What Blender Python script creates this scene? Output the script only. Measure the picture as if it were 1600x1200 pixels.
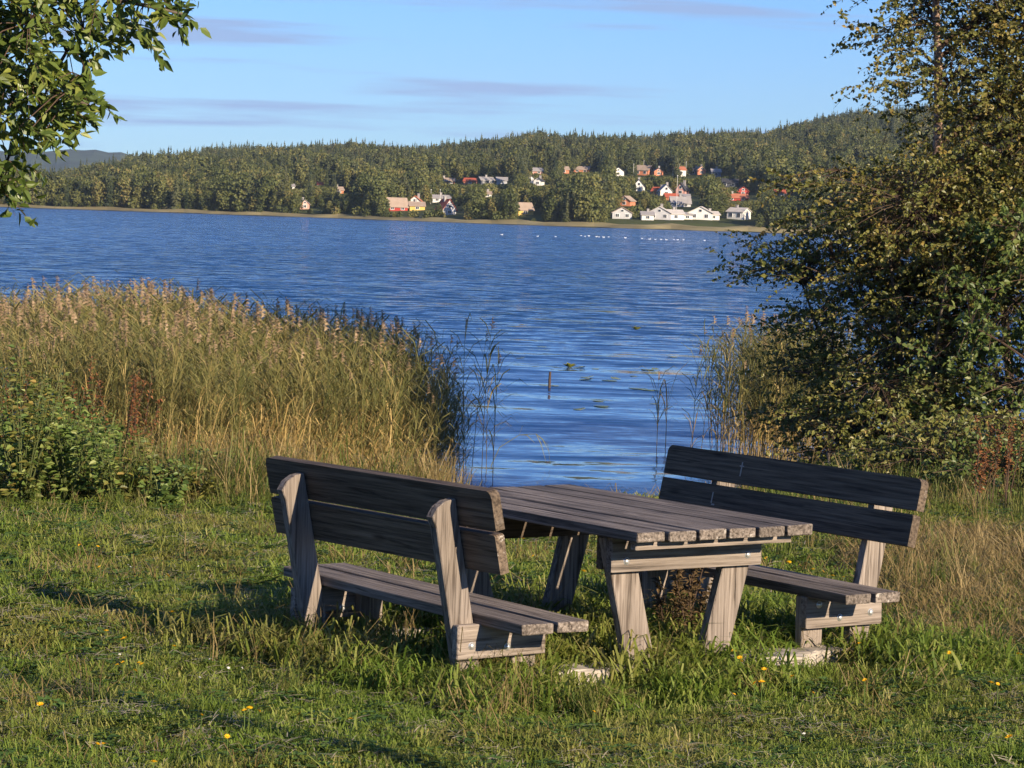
import bpy, bmesh, math, random
import numpy as np
from mathutils import Vector, Matrix
random.seed(7); rng = np.random.default_rng(7)
R = math.radians
for o in list(bpy.data.objects): bpy.data.objects.remove(o)
scn = bpy.context.scene
col = scn.collection

# ------------------------------------------------------------------ camera, sky, sun, exposure
F, HY, ROLL, CAMZ = 4473.3, 333.3, R(1.827), 2.016      # focal length in px of the 1600 px wide photo
WZ = -1.3                                               # water level
pit = math.atan((600 - HY) / F)
c_fw = Vector((0, math.cos(pit), -math.sin(pit))); c_up = Vector((0, math.sin(pit), math.cos(pit))); c_rt = Vector((1, 0, 0))
c_r2 = c_rt * math.cos(ROLL) + c_up * math.sin(ROLL); c_u2 = -c_rt * math.sin(ROLL) + c_up * math.cos(ROLL)
cd = bpy.data.cameras.new('camera'); cam = bpy.data.objects.new('camera', cd); col.objects.link(cam)
m = Matrix((c_r2, c_u2, -c_fw)).transposed().to_4x4(); m.translation = (0, 0, CAMZ); cam.matrix_world = m
cd.sensor_width = 36; cd.lens = F / 1600 * 36; cd.clip_start = .1; cd.clip_end = 30000
scn.camera = cam

SUN_AZ, SUN_EL = R(41.5), R(20)          # sun behind the camera and to its right
sdir = Vector((math.sin(SUN_AZ) * math.cos(SUN_EL), -math.cos(SUN_AZ) * math.cos(SUN_EL), math.sin(SUN_EL)))
w = bpy.data.worlds.new('World'); scn.world = w; w.use_nodes = True
nt = w.node_tree; N = nt.nodes; N.clear()
sky = N.new('ShaderNodeTexSky'); sky.sky_type = 'NISHITA'; sky.sun_disc = False
sky.sun_elevation = SUN_EL; sky.sun_rotation = math.atan2(sdir.x, sdir.y)
sky.air_density = 1.0; sky.dust_density = 0.05; sky.ozone_density = 4.0
bg = N.new('ShaderNodeBackground'); bg.inputs[1].default_value = .072
out = N.new('ShaderNodeOutputWorld')
# thin veils of stratus spread over the whole sky, seen by direction
tc = N.new('ShaderNodeTexCoord'); mp = N.new('ShaderNodeMapping'); mp.inputs['Scale'].default_value = (3.0, 3.0, 52)
mp.inputs['Location'].default_value = (5.2, 2.0, 3.1)
no = N.new('ShaderNodeTexNoise'); no.inputs['Scale'].default_value = 2.1; no.inputs['Detail'].default_value = 6; no.inputs['Roughness'].default_value = .55
rp = N.new('ShaderNodeValToRGB'); rp.color_ramp.elements[0].position = .51; rp.color_ramp.elements[1].position = .64
rp.color_ramp.elements[0].color = (0, 0, 0, 1); rp.color_ramp.elements[1].color = (.9, .9, .9, 1)
mx = N.new('ShaderNodeMix'); mx.data_type = 'RGBA'; mx.inputs['B'].default_value = (5.1, 4.9, 5.0, 1)
L = nt.links.new
L(tc.outputs['Generated'], mp.inputs[0]); L(mp.outputs[0], no.inputs['Vector']); L(no.outputs['Fac'], rp.inputs[0])
L(sky.outputs[0], mx.inputs['A']); L(rp.outputs[0], mx.inputs['Factor']); tn = N.new('ShaderNodeMix'); tn.data_type = 'RGBA'; tn.blend_type = 'MULTIPLY'; tn.inputs['Factor'].default_value = 1; tn.inputs['B'].default_value = (.46, .70, 1.16, 1)   # deep northern blue
L(mx.outputs['Result'], tn.inputs['A']); L(tn.outputs['Result'], bg.inputs[0]); L(bg.outputs[0], out.inputs[0])
sl = bpy.data.lights.new('sun', 'SUN'); sl.energy = 5.0; sl.angle = R(.53); sl.color = (1, .83, .62)
so = bpy.data.objects.new('sun', sl); col.objects.link(so); so.rotation_euler = (-sdir).to_track_quat('-Z', 'Y').to_euler(); so.location = sdir * 60
vs = scn.view_settings; vs.view_transform = 'Standard'; vs.look = 'None'; vs.gamma = 1; vs.use_curve_mapping = False; vs.exposure = .95
scn.cycles.max_bounces = 6; scn.cycles.transparent_max_bounces = 6; scn.cycles.volume_bounces = 0
scn.render.filter_size = 1.0
scn.cycles.use_adaptive_sampling = True; scn.cycles.adaptive_threshold = .02

# ------------------------------------------------------------------ helpers
def ray(u, v):
    return c_fw + c_r2 * ((u - 800) / F) + c_u2 * ((600 - v) / F)
def at(u, v, y):                       # point at depth y (metres away) seen at photo pixel u, v
    d = ray(u, v); return Vector((0, 0, CAMZ)) + d * (y / d.y)
def at_z(u, v, z):
    d = ray(u, v); return Vector((0, 0, CAMZ)) + d * ((z - CAMZ) / d.z)
def to_px(P):
    P = np.asarray(P, float); d = P - np.array([0, 0, CAMZ])
    z = d @ np.array(c_fw); return 800 + F * (d @ np.array(c_r2)) / z, 600 - F * (d @ np.array(c_u2)) / z
def hor(u): return HY + (u - 800) * math.tan(ROLL)

def tag(o, label=None, cat=None, group=None, kind=None):
    if label: o['label'] = label
    if cat: o['category'] = cat
    if group: o['group'] = group
    if kind: o['kind'] = kind
    return o
def empty(name, loc, rz=0, label=None, cat=None, group=None):
    o = bpy.data.objects.new(name, None); col.objects.link(o); o.location = loc; o.rotation_euler = (0, 0, rz); o.empty_display_size = .1
    return tag(o, label, cat, group)
def link(name, me, parent=None, loc=(0, 0, 0), rot=(0, 0, 0), do_link=True):
    o = bpy.data.objects.new(name, me)
    if do_link: col.objects.link(o)
    o.location = loc; o.rotation_euler = rot
    if parent: o.parent = parent
    return o

class MB:
    """collects vertices and faces of ONE mesh, with a material index and a random value per piece"""
    def __init__(s): s.v = []; s.f = []; s.mi = []; s.r = []; s.n = 0
    def add(s, v, f, mi=0, r=None):
        v = np.asarray(v, float).reshape(-1, 3)
        s.v.append(v); s.f += [tuple(i + s.n for i in q) for q in f]; s.mi += [mi] * len(f)
        s.r.append(np.full(len(v), random.random() if r is None else r)); s.n += len(v)
    def box(s, a, b, mi=0, r=None):
        x0, y0, z0 = a; x1, y1, z1 = b
        s.add([(x0,y0,z0),(x1,y0,z0),(x1,y1,z0),(x0,y1,z0),(x0,y0,z1),(x1,y0,z1),(x1,y1,z1),(x0,y1,z1)],
              [(0,3,2,1),(4,5,6,7),(0,1,5,4),(1,2,6,5),(2,3,7,6),(3,0,4,7)], mi, r)
    def tube(s, pts, rad, n=6, mi=0, r=None, cap=True):
        pts = [Vector(p) for p in pts]; vs = []
        for i, p in enumerate(pts):
            d = (pts[min(i + 1, len(pts) - 1)] - pts[max(i - 1, 0)]).normalized()
            a = d.orthogonal().normalized() if i == 0 else (a - d * a.dot(d)).normalized()
            b = d.cross(a); rr = rad[i] if hasattr(rad, '__len__') else rad
            for k in range(n):
                t = 2 * math.pi * k / n; vs.append(p + (a * math.cos(t) + b * math.sin(t)) * rr)
        f = [(i*n+k, i*n+(k+1)%n, (i+1)*n+(k+1)%n, (i+1)*n+k) for i in range(len(pts)-1) for k in range(n)]
        if cap: f += [tuple(range(n))[::-1], tuple((len(pts)-1)*n + k for k in range(n))]
        s.add(vs, f, mi, r)
    def strip(s, pts, wid, side, mi=0, r=None):
        """a flat tapering blade along pts"""
        vs = []; side = Vector(side)
        for p, wd in zip(pts, wid): p = Vector(p); vs += [p - side * wd, p + side * wd]
        s.add(vs, [(2*i, 2*i+1, 2*i+3, 2*i+2) for i in range(len(pts)-1)], mi, r)
    def leaf(s, p, d, nrm, ln, wd, mi=0, r=None):
        d = Vector(d).normalized(); sd = d.cross(Vector(nrm))
        if sd.length < 1e-4: sd = d.orthogonal()
        sd.normalize(); up = sd.cross(d); p = Vector(p)
        a_, b_ = sd*wd*.46 + up*wd*.15, sd*wd*-.46 + up*wd*.15; q = p + d*ln*.62 + sd*wd*.36 + up*wd*.08; q2 = p + d*ln*.62 - sd*wd*.36 + up*wd*.08
        s.add([p, p + d*ln*.26 + a_, q, p + d*ln - up*wd*.16, q2, p + d*ln*.26 + b_], [(0,1,2,3),(0,3,4,5)], mi, r)
    def mesh(s, name, mats, smooth=False):
        me = bpy.data.meshes.new(name)
        v = np.concatenate(s.v) if s.v else np.zeros((0, 3))
        me.from_pydata(v.tolist(), [], s.f)
        for mt in (mats if isinstance(mats, (list, tuple)) else [mats]): me.materials.append(mt)
        me.polygons.foreach_set('material_index', s.mi)
        at_ = me.attributes.new('rnd', 'FLOAT', 'POINT'); at_.data.foreach_set('value', np.concatenate(s.r).astype(np.float32))
        if smooth: me.polygons.foreach_set('use_smooth', [True] * len(s.f))
        me.update(); return me
    def build(s, name, mats, parent=None, loc=(0, 0, 0), rot=(0, 0, 0), smooth=False, do_link=True):
        return link(name, s.mesh(name, mats, smooth), parent, loc, rot, do_link)

# ------------------------------------------------------------------ materials
def newmat(name):
    mt = bpy.data.materials.new(name); mt.use_nodes = True; t = mt.node_tree
    b = t.nodes['Principled BSDF']; b.inputs['Specular IOR Level'].default_value = .25
    return mt, t, b
def nd(t, typ, **kw):
    n = t.nodes.new(typ)
    for k, v in kw.items():
        if k in n.inputs: n.inputs[k].default_value = v
        else: setattr(n, k, v)
    return n
def ramp(t, stops):
    n = t.nodes.new('ShaderNodeValToRGB'); e = n.color_ramp.elements
    while len(e) < len(stops): e.new(.5)
    for q, (p, c) in zip(e, stops): q.position = p; q.color = (*c, 1)
    return n
def plain(name, c, rough=.8, spec=.25, metal=0, var=.0, scale=3.0):
    mt, t, b = newmat(name); b.inputs['Roughness'].default_value = rough; b.inputs['Specular IOR Level'].default_value = spec; b.inputs['Metallic'].default_value = metal
    if var:
        n = nd(t, 'ShaderNodeTexNoise', Scale=scale, Detail=5.0); k = nd(t, 'ShaderNodeTexCoord')
        t.links.new(k.outputs['Object'], n.inputs['Vector'])
        r = ramp(t, [(.3, [x * (1 - var) for x in c]), (.7, [min(1, x * (1 + var)) for x in c])])
        t.links.new(n.outputs['Fac'], r.inputs[0]); t.links.new(r.outputs[0], b.inputs['Base Color'])
    else: b.inputs['Base Color'].default_value = (*c, 1)
    return mt
def foliage(name, stops, trans=.3, patch=None, rough=.6, spec=.2, inst=False, patch_scale=.6):
    """leaf material: colour by each leaf's own random value, optionally shifted in patches over the ground"""
    mt, t, b = newmat(name); b.inputs['Roughness'].default_value = rough; b.inputs['Specular IOR Level'].default_value = spec
    a = nd(t, 'ShaderNodeAttribute', attribute_name='rnd'); fac = a.outputs['Fac']
    if inst:
        oi = nd(t, 'ShaderNodeObjectInfo'); ma = nd(t, 'ShaderNodeMath', operation='MULTIPLY_ADD'); ma.inputs[1].default_value = .28
        mb = nd(t, 'ShaderNodeMath', operation='MULTIPLY'); mb.inputs[1].default_value = .72
        t.links.new(oi.outputs['Random'], mb.inputs[0]); t.links.new(fac, ma.inputs[0]); t.links.new(mb.outputs[0], ma.inputs[2]); fac = ma.outputs[0]
    r = ramp(t, stops); t.links.new(fac, r.inputs[0]); c = r.outputs[0]
    if patch:
        g = nd(t, 'ShaderNodeNewGeometry'); n = nd(t, 'ShaderNodeTexNoise', Scale=patch_scale, Detail=4.0, Roughness=.6)
        t.links.new(g.outputs['Position'], n.inputs['Vector'])
        pr = ramp(t, [(.44, (0, 0, 0)), (.64, (1, 1, 1))]); t.links.new(n.outputs['Fac'], pr.inputs[0])
        r2 = ramp(t, patch); t.links.new(fac, r2.inputs[0])
        mxx = nd(t, 'ShaderNodeMix', data_type='RGBA'); t.links.new(pr.outputs[0], mxx.inputs['Factor']); t.links.new(c, mxx.inputs['A']); t.links.new(r2.outputs[0], mxx.inputs['B'])
        c = mxx.outputs['Result']
    t.links.new(c, b.inputs['Base Color'])
    if trans:
        tr = nd(t, 'ShaderNodeBsdfTranslucent'); t.links.new(c, tr.inputs[0]); ms = nd(t, 'ShaderNodeMixShader'); ms.inputs[0].default_value = trans
        t.links.new(b.outputs[0], ms.inputs[1]); t.links.new(tr.outputs[0], ms.inputs[2]); t.links.new(ms.outputs[0], t.nodes['Material Output'].inputs[0])
    return mt

def wood(name, dark, light, streak=.5, ends=False):
    """weathered plank; grain runs along the plank's own local Y"""
    mt, t, b = newmat(name); b.inputs['Roughness'].default_value = .75
    k = nd(t, 'ShaderNodeTexCoord'); oi = nd(t, 'ShaderNodeObjectInfo')
    ad = nd(t, 'ShaderNodeVectorMath', operation='ADD'); t.links.new(k.outputs['Object'], ad.inputs[0])
    mu = nd(t, 'ShaderNodeVectorMath', operation='SCALE'); cb = nd(t, 'ShaderNodeCombineXYZ')
    for i in range(3): t.links.new(oi.outputs['Random'], cb.inputs[i])
    t.links.new(cb.outputs[0], mu.inputs[0]); mu.inputs['Scale'].default_value = 37; t.links.new(mu.outputs[0], ad.inputs[1])
    def mapped(sc):
        q = nd(t, 'ShaderNodeMapping'); q.inputs['Scale'].default_value = sc; t.links.new(ad.outputs[0], q.inputs[0]); return q.outputs[0]
    g1 = nd(t, 'ShaderNodeTexNoise', Scale=1.0, Detail=8.0, Roughness=.65); t.links.new(mapped((75, 2.4, 75)), g1.inputs['Vector'])
    g2 = nd(t, 'ShaderNodeTexNoise', Scale=1.0, Detail=3.0); t.links.new(mapped((14, 1.6, 14)), g2.inputs['Vector'])
    mid = [(a_ + b_) / 2 for a_, b_ in zip(dark, light)]
    r1 = ramp(t, [(.33, [x * .4 for x in dark]), (.43, dark), (.54, mid), (.66, light)]); t.links.new(g1.outputs['Fac'], r1.inputs[0])
    r2 = ramp(t, [(.3, (.78, .76, .74)), (.65, (1.1, 1.08, 1.06))]); t.links.new(g2.outputs['Fac'], r2.inputs[0])
    mm = nd(t, 'ShaderNodeMix', data_type='RGBA', blend_type='MULTIPLY'); mm.inputs['Factor'].default_value = 1
    t.links.new(r1.outputs[0], mm.inputs['A']); t.links.new(r2.outputs[0], mm.inputs['B']); c = mm.outputs['Result']
    # drying cracks along the grain
    g3 = nd(t, 'ShaderNodeTexNoise', Scale=1.0, Detail=3.0, Distortion=.4); t.links.new(mapped((38, 1.3, 38)), g3.inputs['Vector'])
    c3 = ramp(t, [(.60, (1, 1, 1)), (.635, (.3, .27, .25)), (.66, (.3, .27, .25)), (.70, (1, 1, 1))]); t.links.new(g3.outputs['Fac'], c3.inputs[0])
    mc = nd(t, 'ShaderNodeMix', data_type='RGBA', blend_type='MULTIPLY'); mc.inputs['Factor'].default_value = .75; t.links.new(c, mc.inputs['A']); t.links.new(c3.outputs[0], mc.inputs['B']); c = mc.outputs['Result']
    # per-plank tone
    hv = nd(t, 'ShaderNodeHueSaturation'); mr = nd(t, 'ShaderNodeMapRange'); mr.inputs['To Min'].default_value = .8; mr.inputs['To Max'].default_value = 1.15
    t.links.new(oi.outputs['Random'], mr.inputs['Value']); t.links.new(mr.outputs[0], hv.inputs['Value']); t.links.new(c, hv.inputs['Color']); c = hv.outputs[0]
    # knots
    vo = nd(t, 'ShaderNodeTexVoronoi', Scale=1.0); t.links.new(mapped((7, 1.9, 7)), vo.inputs['Vector'])
    kr = ramp(t, [(.06, (.35, .3, .27)), (.14, (1, 1, 1))]); t.links.new(vo.outputs['Distance'], kr.inputs[0])
    mk = nd(t, 'ShaderNodeMix', data_type='RGBA', blend_type='MULTIPLY'); mk.inputs['Factor'].default_value = .8
    t.links.new(c, mk.inputs['A']); t.links.new(kr.outputs[0], mk.inputs['B']); c = mk.outputs['Result']
    # pale lichen on the end grain
    at_ = nd(t, 'ShaderNodeAttribute', attribute_name='endgrain')
    ln = nd(t, 'ShaderNodeTexNoise', Scale=1.0, Detail=5.0, Roughness=.7); t.links.new(mapped((26, 26, 34)), ln.inputs['Vector'])
    lr = ramp(t, [(.58, (0, 0, 0)), (.66, (1, 1, 1))]); t.links.new(ln.outputs['Fac'], lr.inputs[0])
    rr_ = ramp(t, [(.45, (.12, .12, .12)), (.8, (1, 1, 1))]); t.links.new(oi.outputs['Random'], rr_.inputs[0])
    lm0 = nd(t, 'ShaderNodeMath', operation='MULTIPLY'); t.links.new(lr.outputs[0], lm0.inputs[0]); t.links.new(at_.outputs['Fac'], lm0.inputs[1])
    lm = nd(t, 'ShaderNodeMath', operation='MULTIPLY'); t.links.new(lm0.outputs[0], lm.inputs[0]); t.links.new(rr_.outputs[0], lm.inputs[1])
    ml = nd(t, 'ShaderNodeMix', data_type='RGBA'); ml.inputs['B'].default_value = (.42, .38, .33, 1); t.links.new(lm.outputs[0], ml.inputs['Factor']); t.links.new(c, ml.inputs['A'])
    t.links.new(ml.outputs['Result'], b.inputs['Base Color'])
    bp = nd(t, 'ShaderNodeBump', Strength=streak, Distance=.006); t.links.new(g1.outputs['Fac'], bp.inputs['Height']); t.links.new(bp.outputs[0], b.inputs['Normal'])
    return mt

M = {}
M['plank'] = wood('dark_weathered_plank', (.10, .083, .068), (.265, .225, .19), 1.0)
M['board'] = wood('black_stained_board', (.076, .056, .039), (.16, .122, .086), .8)
M['post'] = wood('pale_weathered_post', (.18, .150, .125), (.32, .275, .235), .9)
M['bolt'] = plain('zinc_bolt', (.62, .62, .60), .35, .5, .6)
M['carve'] = plain('bare_scratched_wood', (.32, .29, .26), .8)
M['slab'] = plain('old_concrete', (.34, .30, .25), .9, .2, 0, .3, 14)
M['soil'] = plain('soil_and_thatch', (.055, .05, .022), .95, .1, 0, .45, 5)
M['far_ground'] = plain('far_meadow', (.06, .07, .022), .95, .1, 0, .4, .02)
M['shore'] = plain('dry_shore_grass', (.24, .20, .10), .95, .1, 0, .35, .08)
M['hill'] = plain('distant_forest', (.028, .042, .018), .95, .1, 0, .5, .012)
M['bark'] = plain('grey_bark', (.10, .08, .06), .9, .2, 0, .4, 30)
M['twig'] = plain('brown_twig', (.07, .045, .03), .8, .2)

# ------------------------------------------------------------------ near ground
def sm(a, b, x): t = np.clip((x - a) / (b - a), 0, 1); return t * t * (3 - 2 * t)
def bank_edge(x):
    return 20.4 + 5.2 * sm(1.2, 3.6, x) + .5 * np.sin(x * .7) + 1.2 * sm(-.4, -3, x)
def gz(x, y):
    x = np.asarray(x, float); y = np.asarray(y, float)
    z = np.where(y < 11.5, .04 * (11.5 - np.maximum(y, -1.5)), 0)
    z = z - np.clip((y - bank_edge(x)) * .145, 0, 1.75) - .1 * sm(14, 20, y)
    z = z + .02 * np.sin(x * 1.7 + y * .9) * np.sin(y * 1.3 - x * .6) + .012 * np.sin(x * 4.1 + 1) * np.sin(y * 3.7)
    return z
def grid_mesh(name, xs, ys, zf, mat):
    X, Y = np.meshgrid(xs, ys); Z = zf(X, Y); nx = len(xs); ny = len(ys)
    v = np.stack([X, Y, Z], -1).reshape(-1, 3)
    f = [(j*nx+i, j*nx+i+1, (j+1)*nx+i+1, (j+1)*nx+i) for j in range(ny-1) for i in range(nx-1)]
    me = bpy.data.meshes.new(name); me.from_pydata(v.tolist(), [], f); me.materials.append(mat)
    me.polygons.foreach_set('use_smooth', [True] * len(f)); return me
xs = np.concatenate([np.linspace(-70, -8, 20)[:-1], np.linspace(-8, 9, 120), np.linspace(9, 70, 20)[1:]])
ys = np.concatenate([np.linspace(-40, 6, 24)[:-1], np.linspace(6, 36, 170), np.array([60., 200., 500.])])
g = link('ground', grid_mesh('ground', xs, ys, gz, M['soil'])); tag(g, 'mown lakeside lawn sloping to the water', None, None, 'structure')

# ------------------------------------------------------------------ lake
mt, t, b = newmat('lake_water'); M['water'] = mt
b.inputs['Base Color'].default_value = (.006, .035, .10, 1); b.inputs['Roughness'].default_value = .06; b.inputs['IOR'].default_value = 1.333; b.inputs['Specular IOR Level'].default_value = .5
k = nd(t, 'ShaderNodeTexCoord')
def wn(sc, scale, det, rot=0, dist=0):
    q = nd(t, 'ShaderNodeMapping'); q.inputs['Scale'].default_value = sc; q.inputs['Rotation'].default_value = (0, 0, rot); t.links.new(k.outputs['Object'], q.inputs[0])
    n_ = nd(t, 'ShaderNodeTexNoise', Scale=scale, Detail=det, Roughness=.55, Distortion=dist); t.links.new(q.outputs[0], n_.inputs['Vector']); return n_.outputs['Fac']
def wc(sc, scale, det, rot=0, dist=0, rough=.55):
    q = nd(t, 'ShaderNodeMapping'); q.inputs['Scale'].default_value = sc; q.inputs['Rotation'].default_value = (0, 0, rot); t.links.new(k.outputs['Object'], q.inputs[0])
    n_ = nd(t, 'ShaderNodeTexNoise', Scale=scale, Detail=det, Roughness=rough, Distortion=dist); t.links.new(q.outputs[0], n_.inputs['Vector'])
    sp = nd(t, 'ShaderNodeSeparateColor'); t.links.new(n_.outputs['Color'], sp.inputs[0]); return sp
def mth(op, a, b_=None, c_=None):
    n_ = nd(t, 'ShaderNodeMath', operation=op)
    for i_, x_ in enumerate((a, b_, c_)):
        if x_ is None: continue
        if isinstance(x_, (int, float)): n_.inputs[i_].default_value = x_
        else: t.links.new(x_, n_.inputs[i_])
    return n_.outputs[0]
sw = wc((.16, 1.0, 1), .62, 1.5, .05, .25); ch = wc((.5, 1.0, 1), 1.3, 4.0, -.10, .3, .72); calm = wn((.010, .022, 1), 1.0, 3.0, 0)
gy = nd(t, 'ShaderNodeSeparateXYZ'); t.links.new(k.outputs['Object'], gy.inputs[0])
# sheltered water between the reeds carries mostly the long swell; the open lake is ruffled
shel = nd(t, 'ShaderNodeMapRange', interpolation_type='SMOOTHSTEP'); shel.inputs['From Min'].default_value = 45; shel.inputs['From Max'].default_value = 105; shel.inputs['To Min'].default_value = .2; shel.inputs['To Max'].default_value = 1.0
t.links.new(gy.outputs['Y'], shel.inputs['Value'])
cr = ramp(t, [(.38, (.7, .7, .7)), (.62, (1, 1, 1))]); t.links.new(calm, cr.inputs[0]); amp = mth('MULTIPLY', shel.outputs[0], cr.outputs[0])
ny = mth('ADD', mth('MULTIPLY', mth('MULTIPLY', mth('SUBTRACT', ch.outputs[1], .56), amp), 2.3), mth('MULTIPLY', mth('SUBTRACT', sw.outputs[1], .60), .34))
nx_ = mth('MULTIPLY', mth('MULTIPLY', mth('SUBTRACT', ch.outputs[0], .5), amp), .8)
cbn = nd(t, 'ShaderNodeCombineXYZ'); t.links.new(nx_, cbn.inputs[0]); t.links.new(ny, cbn.inputs[1]); cbn.inputs[2].default_value = 1
vn = nd(t, 'ShaderNodeVectorMath', operation='NORMALIZE'); t.links.new(cbn.outputs[0], vn.inputs[0]); t.links.new(vn.outputs[0], b.inputs['Normal'])
mb = MB(); mb.add([(-2500, 18, WZ), (2500, 18, WZ), (2500, 1900, WZ), (-2500, 1900, WZ)], [(0, 1, 2, 3)])
tag(mb.build('lake', M['water']), 'blue rippled lake', None, None, 'structure')

# ------------------------------------------------------------------ far shore
def interp(u, pts): return np.interp(u, [p[0] for p in pts], [p[1] for p in pts])
SD = [(-1200, 1100), (-200, 985), (21, 960), (200, 945), (330, 925), (560, 890), (700, 855), (880, 830), (1000, 825), (1240, 835), (1600, 860), (2800, 900)]   # metres to the far waterline
RG = [(-1200, 282), (-100, 279), (60, 277), (130, 263), (200, 246), (300, 238), (400, 233), (500, 231), (570, 229), (640, 236), (700, 230), (760, 222), (815, 213), (880, 217), (950, 218), (1000, 221),
      (1050, 215), (1100, 212), (1180, 213), (1240, 199), (1300, 188), (1400, 178), (1600, 166), (2800, 150)]
RD = [(-1200, 350), (0, 380), (130, 500), (300, 800), (600, 900), (1000, 950), (1200, 950), (1250, 1200), (1600, 1300), (2800, 1300)]
def hor_a(u): return HY + (u - 800) * math.tan(ROLL)
def shore_d(u): return interp(u, SD)
def ridge(u):
    d = shore_d(u) + interp(u, RD); z = CAMZ + (hor_a(u) - interp(u, RG)) / F * d - 11.0
    return d, np.maximum(z, 2)
def far_z(u, D):
    ds = shore_d(u); dr, zr = ridge(u); tt = np.clip((D - ds) / (dr - ds), 0, 1.6)
    z = np.where(tt < 1, zr * (1 - (1 - np.minimum(tt, 1)) ** 1.6), zr * (1 - (tt - 1) * .9))
    return WZ - .15 + np.clip((D - ds) / 18, -1, 1) * .75 + z
def polar(u, D, z):                    # u: photo column of the azimuth
    ux = (u - 800) / F; return np.stack([ux * D, D * np.ones_like(ux), z], -1)
us = np.arange(-1200, 2801, 40.); ts = np.concatenate([np.array([-60, -5, 0, 8, 20, 40]), np.linspace(70, 2100, 60)])
U, T = np.meshgrid(us, ts); D = shore_d(U) + T
v = polar(U, D, far_z(U, D)).reshape(-1, 3); nx = len(us)
f = [(j*nx+i, j*nx+i+1, (j+1)*nx+i+1, (j+1)*nx+i) for j in range(len(ts)-1) for i in range(nx-1)]
me = bpy.data.meshes.new('far_hills'); me.from_pydata(v.tolist(), [], f); me.materials.append(M['far_ground']); me.polygons.foreach_set('use_smooth', [True]*len(f))
tag(link('hills', me), 'low wooded hills across the lake', None, None, 'structure')
# pale strip of shore grass
U, T = np.meshgrid(us, np.array([-1., 6, 13])); D = shore_d(U) + T + 4 * np.sin(U * .05)
Z = np.maximum(far_z(U, D), WZ) + np.array([[.05], [.7], [.15]])
me = bpy.data.meshes.new('far_shore'); me.from_pydata(polar(U, D, Z).reshape(-1, 3).tolist(), [], [(j*nx+i, j*nx+i+1, (j+1)*nx+i+1, (j+1)*nx+i) for j in range(2) for i in range(nx-1)]); me.materials.append(M['shore'])
tag(link('shore_grass', me), 'pale strip of dry grass along the far waterline', None, None, 'stuff')
# distant blue hill at the left
us2 = np.arange(-1600, 700, 20.); HG = [(-1600, 225), (-300, 236), (0, 237), (60, 236), (90, 234), (150, 235), (180, 240), (215, 247), (300, 272), (420, 292), (700, 300)]
rows = []
for dd, fr in ((4300, 0), (5200, .45), (6000, 1.0), (6600, .8)):
    top = CAMZ + (hor_a(us2) - interp(us2, HG)) / F * 6000 + 3 * np.sin(us2 * .19) + 2 * np.sin(us2 * .53)
    rows.append(polar(us2, dd * np.ones_like(us2), -5 + (top + 5) * fr + (0 if fr in (0, 1.0) else 1) * 9 * np.sin(us2 * .035 + dd)))
v = np.concatenate(rows); nx2 = len(us2)
me = bpy.data.meshes.new('distant_hill'); me.from_pydata(v.tolist(), [], [(j*nx2+i, j*nx2+i+1, (j+1)*nx2+i+1, (j+1)*nx2+i) for j in range(3) for i in range(nx2-1)]); me.materials.append(M['hill'])
tag(link('distant_hill', me), 'far wooded ridge fading blue at the left', None, None, 'structure')

# ------------------------------------------------------------------ scattering of uncountable growth
def scatter(name, pts, rots, scls, kinds, protos, label, parent=None):
    me = bpy.data.meshes.new(name); me.from_pydata(np.asarray(pts).tolist(), [], [])
    for nm, ty, arr in (('rot', 'FLOAT_VECTOR', rots), ('scl', 'FLOAT_VECTOR', scls), ('kind', 'INT', kinds)):
        a = me.attributes.new(nm, ty, 'POINT'); a.data.foreach_set('vector' if ty == 'FLOAT_VECTOR' else 'value', np.asarray(arr, np.float32 if ty != 'INT' else np.int32).ravel())
    o = link(name, me); ng = bpy.data.node_groups.new(name, 'GeometryNodeTree')
    ng.interface.new_socket('Geometry', in_out='INPUT', socket_type='NodeSocketGeometry'); ng.interface.new_socket('Geometry', in_out='OUTPUT', socket_type='NodeSocketGeometry')
    n = ng.nodes; gi = n.new('NodeGroupInput'); go = n.new('NodeGroupOutput'); jn = n.new('GeometryNodeJoinGeometry')
    def na(nm, ty): q = n.new('GeometryNodeInputNamedAttribute'); q.data_type = ty; q.inputs[0].default_value = nm; return q.outputs[0]
    ra, sa, ka = na('rot', 'FLOAT_VECTOR'), na('scl', 'FLOAT_VECTOR'), na('kind', 'INT')
    for i, p in enumerate(protos):
        cmp_ = n.new('FunctionNodeCompare'); cmp_.data_type = 'INT'; cmp_.operation = 'EQUAL'; ng.links.new(ka, cmp_.inputs[2]); cmp_.inputs[3].default_value = i
        ob = n.new('GeometryNodeObjectInfo'); ob.inputs[0].default_value = p; ob.inputs['As Instance'].default_value = True
        ip = n.new('GeometryNodeInstanceOnPoints'); ng.links.new(gi.outputs[0], ip.inputs['Points']); ng.links.new(cmp_.outputs[0], ip.inputs['Selection'])
        ng.links.new(ob.outputs['Geometry'], ip.inputs['Instance']); ng.links.new(ra, ip.inputs['Rotation']); ng.links.new(sa, ip.inputs['Scale']); ng.links.new(ip.outputs[0], jn.inputs[0])
    ng.links.new(jn.outputs[0], go.inputs[0])
    md = o.modifiers.new('scatter', 'NODES'); md.node_group = ng
    return tag(o, label, None, None, 'stuff')

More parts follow.
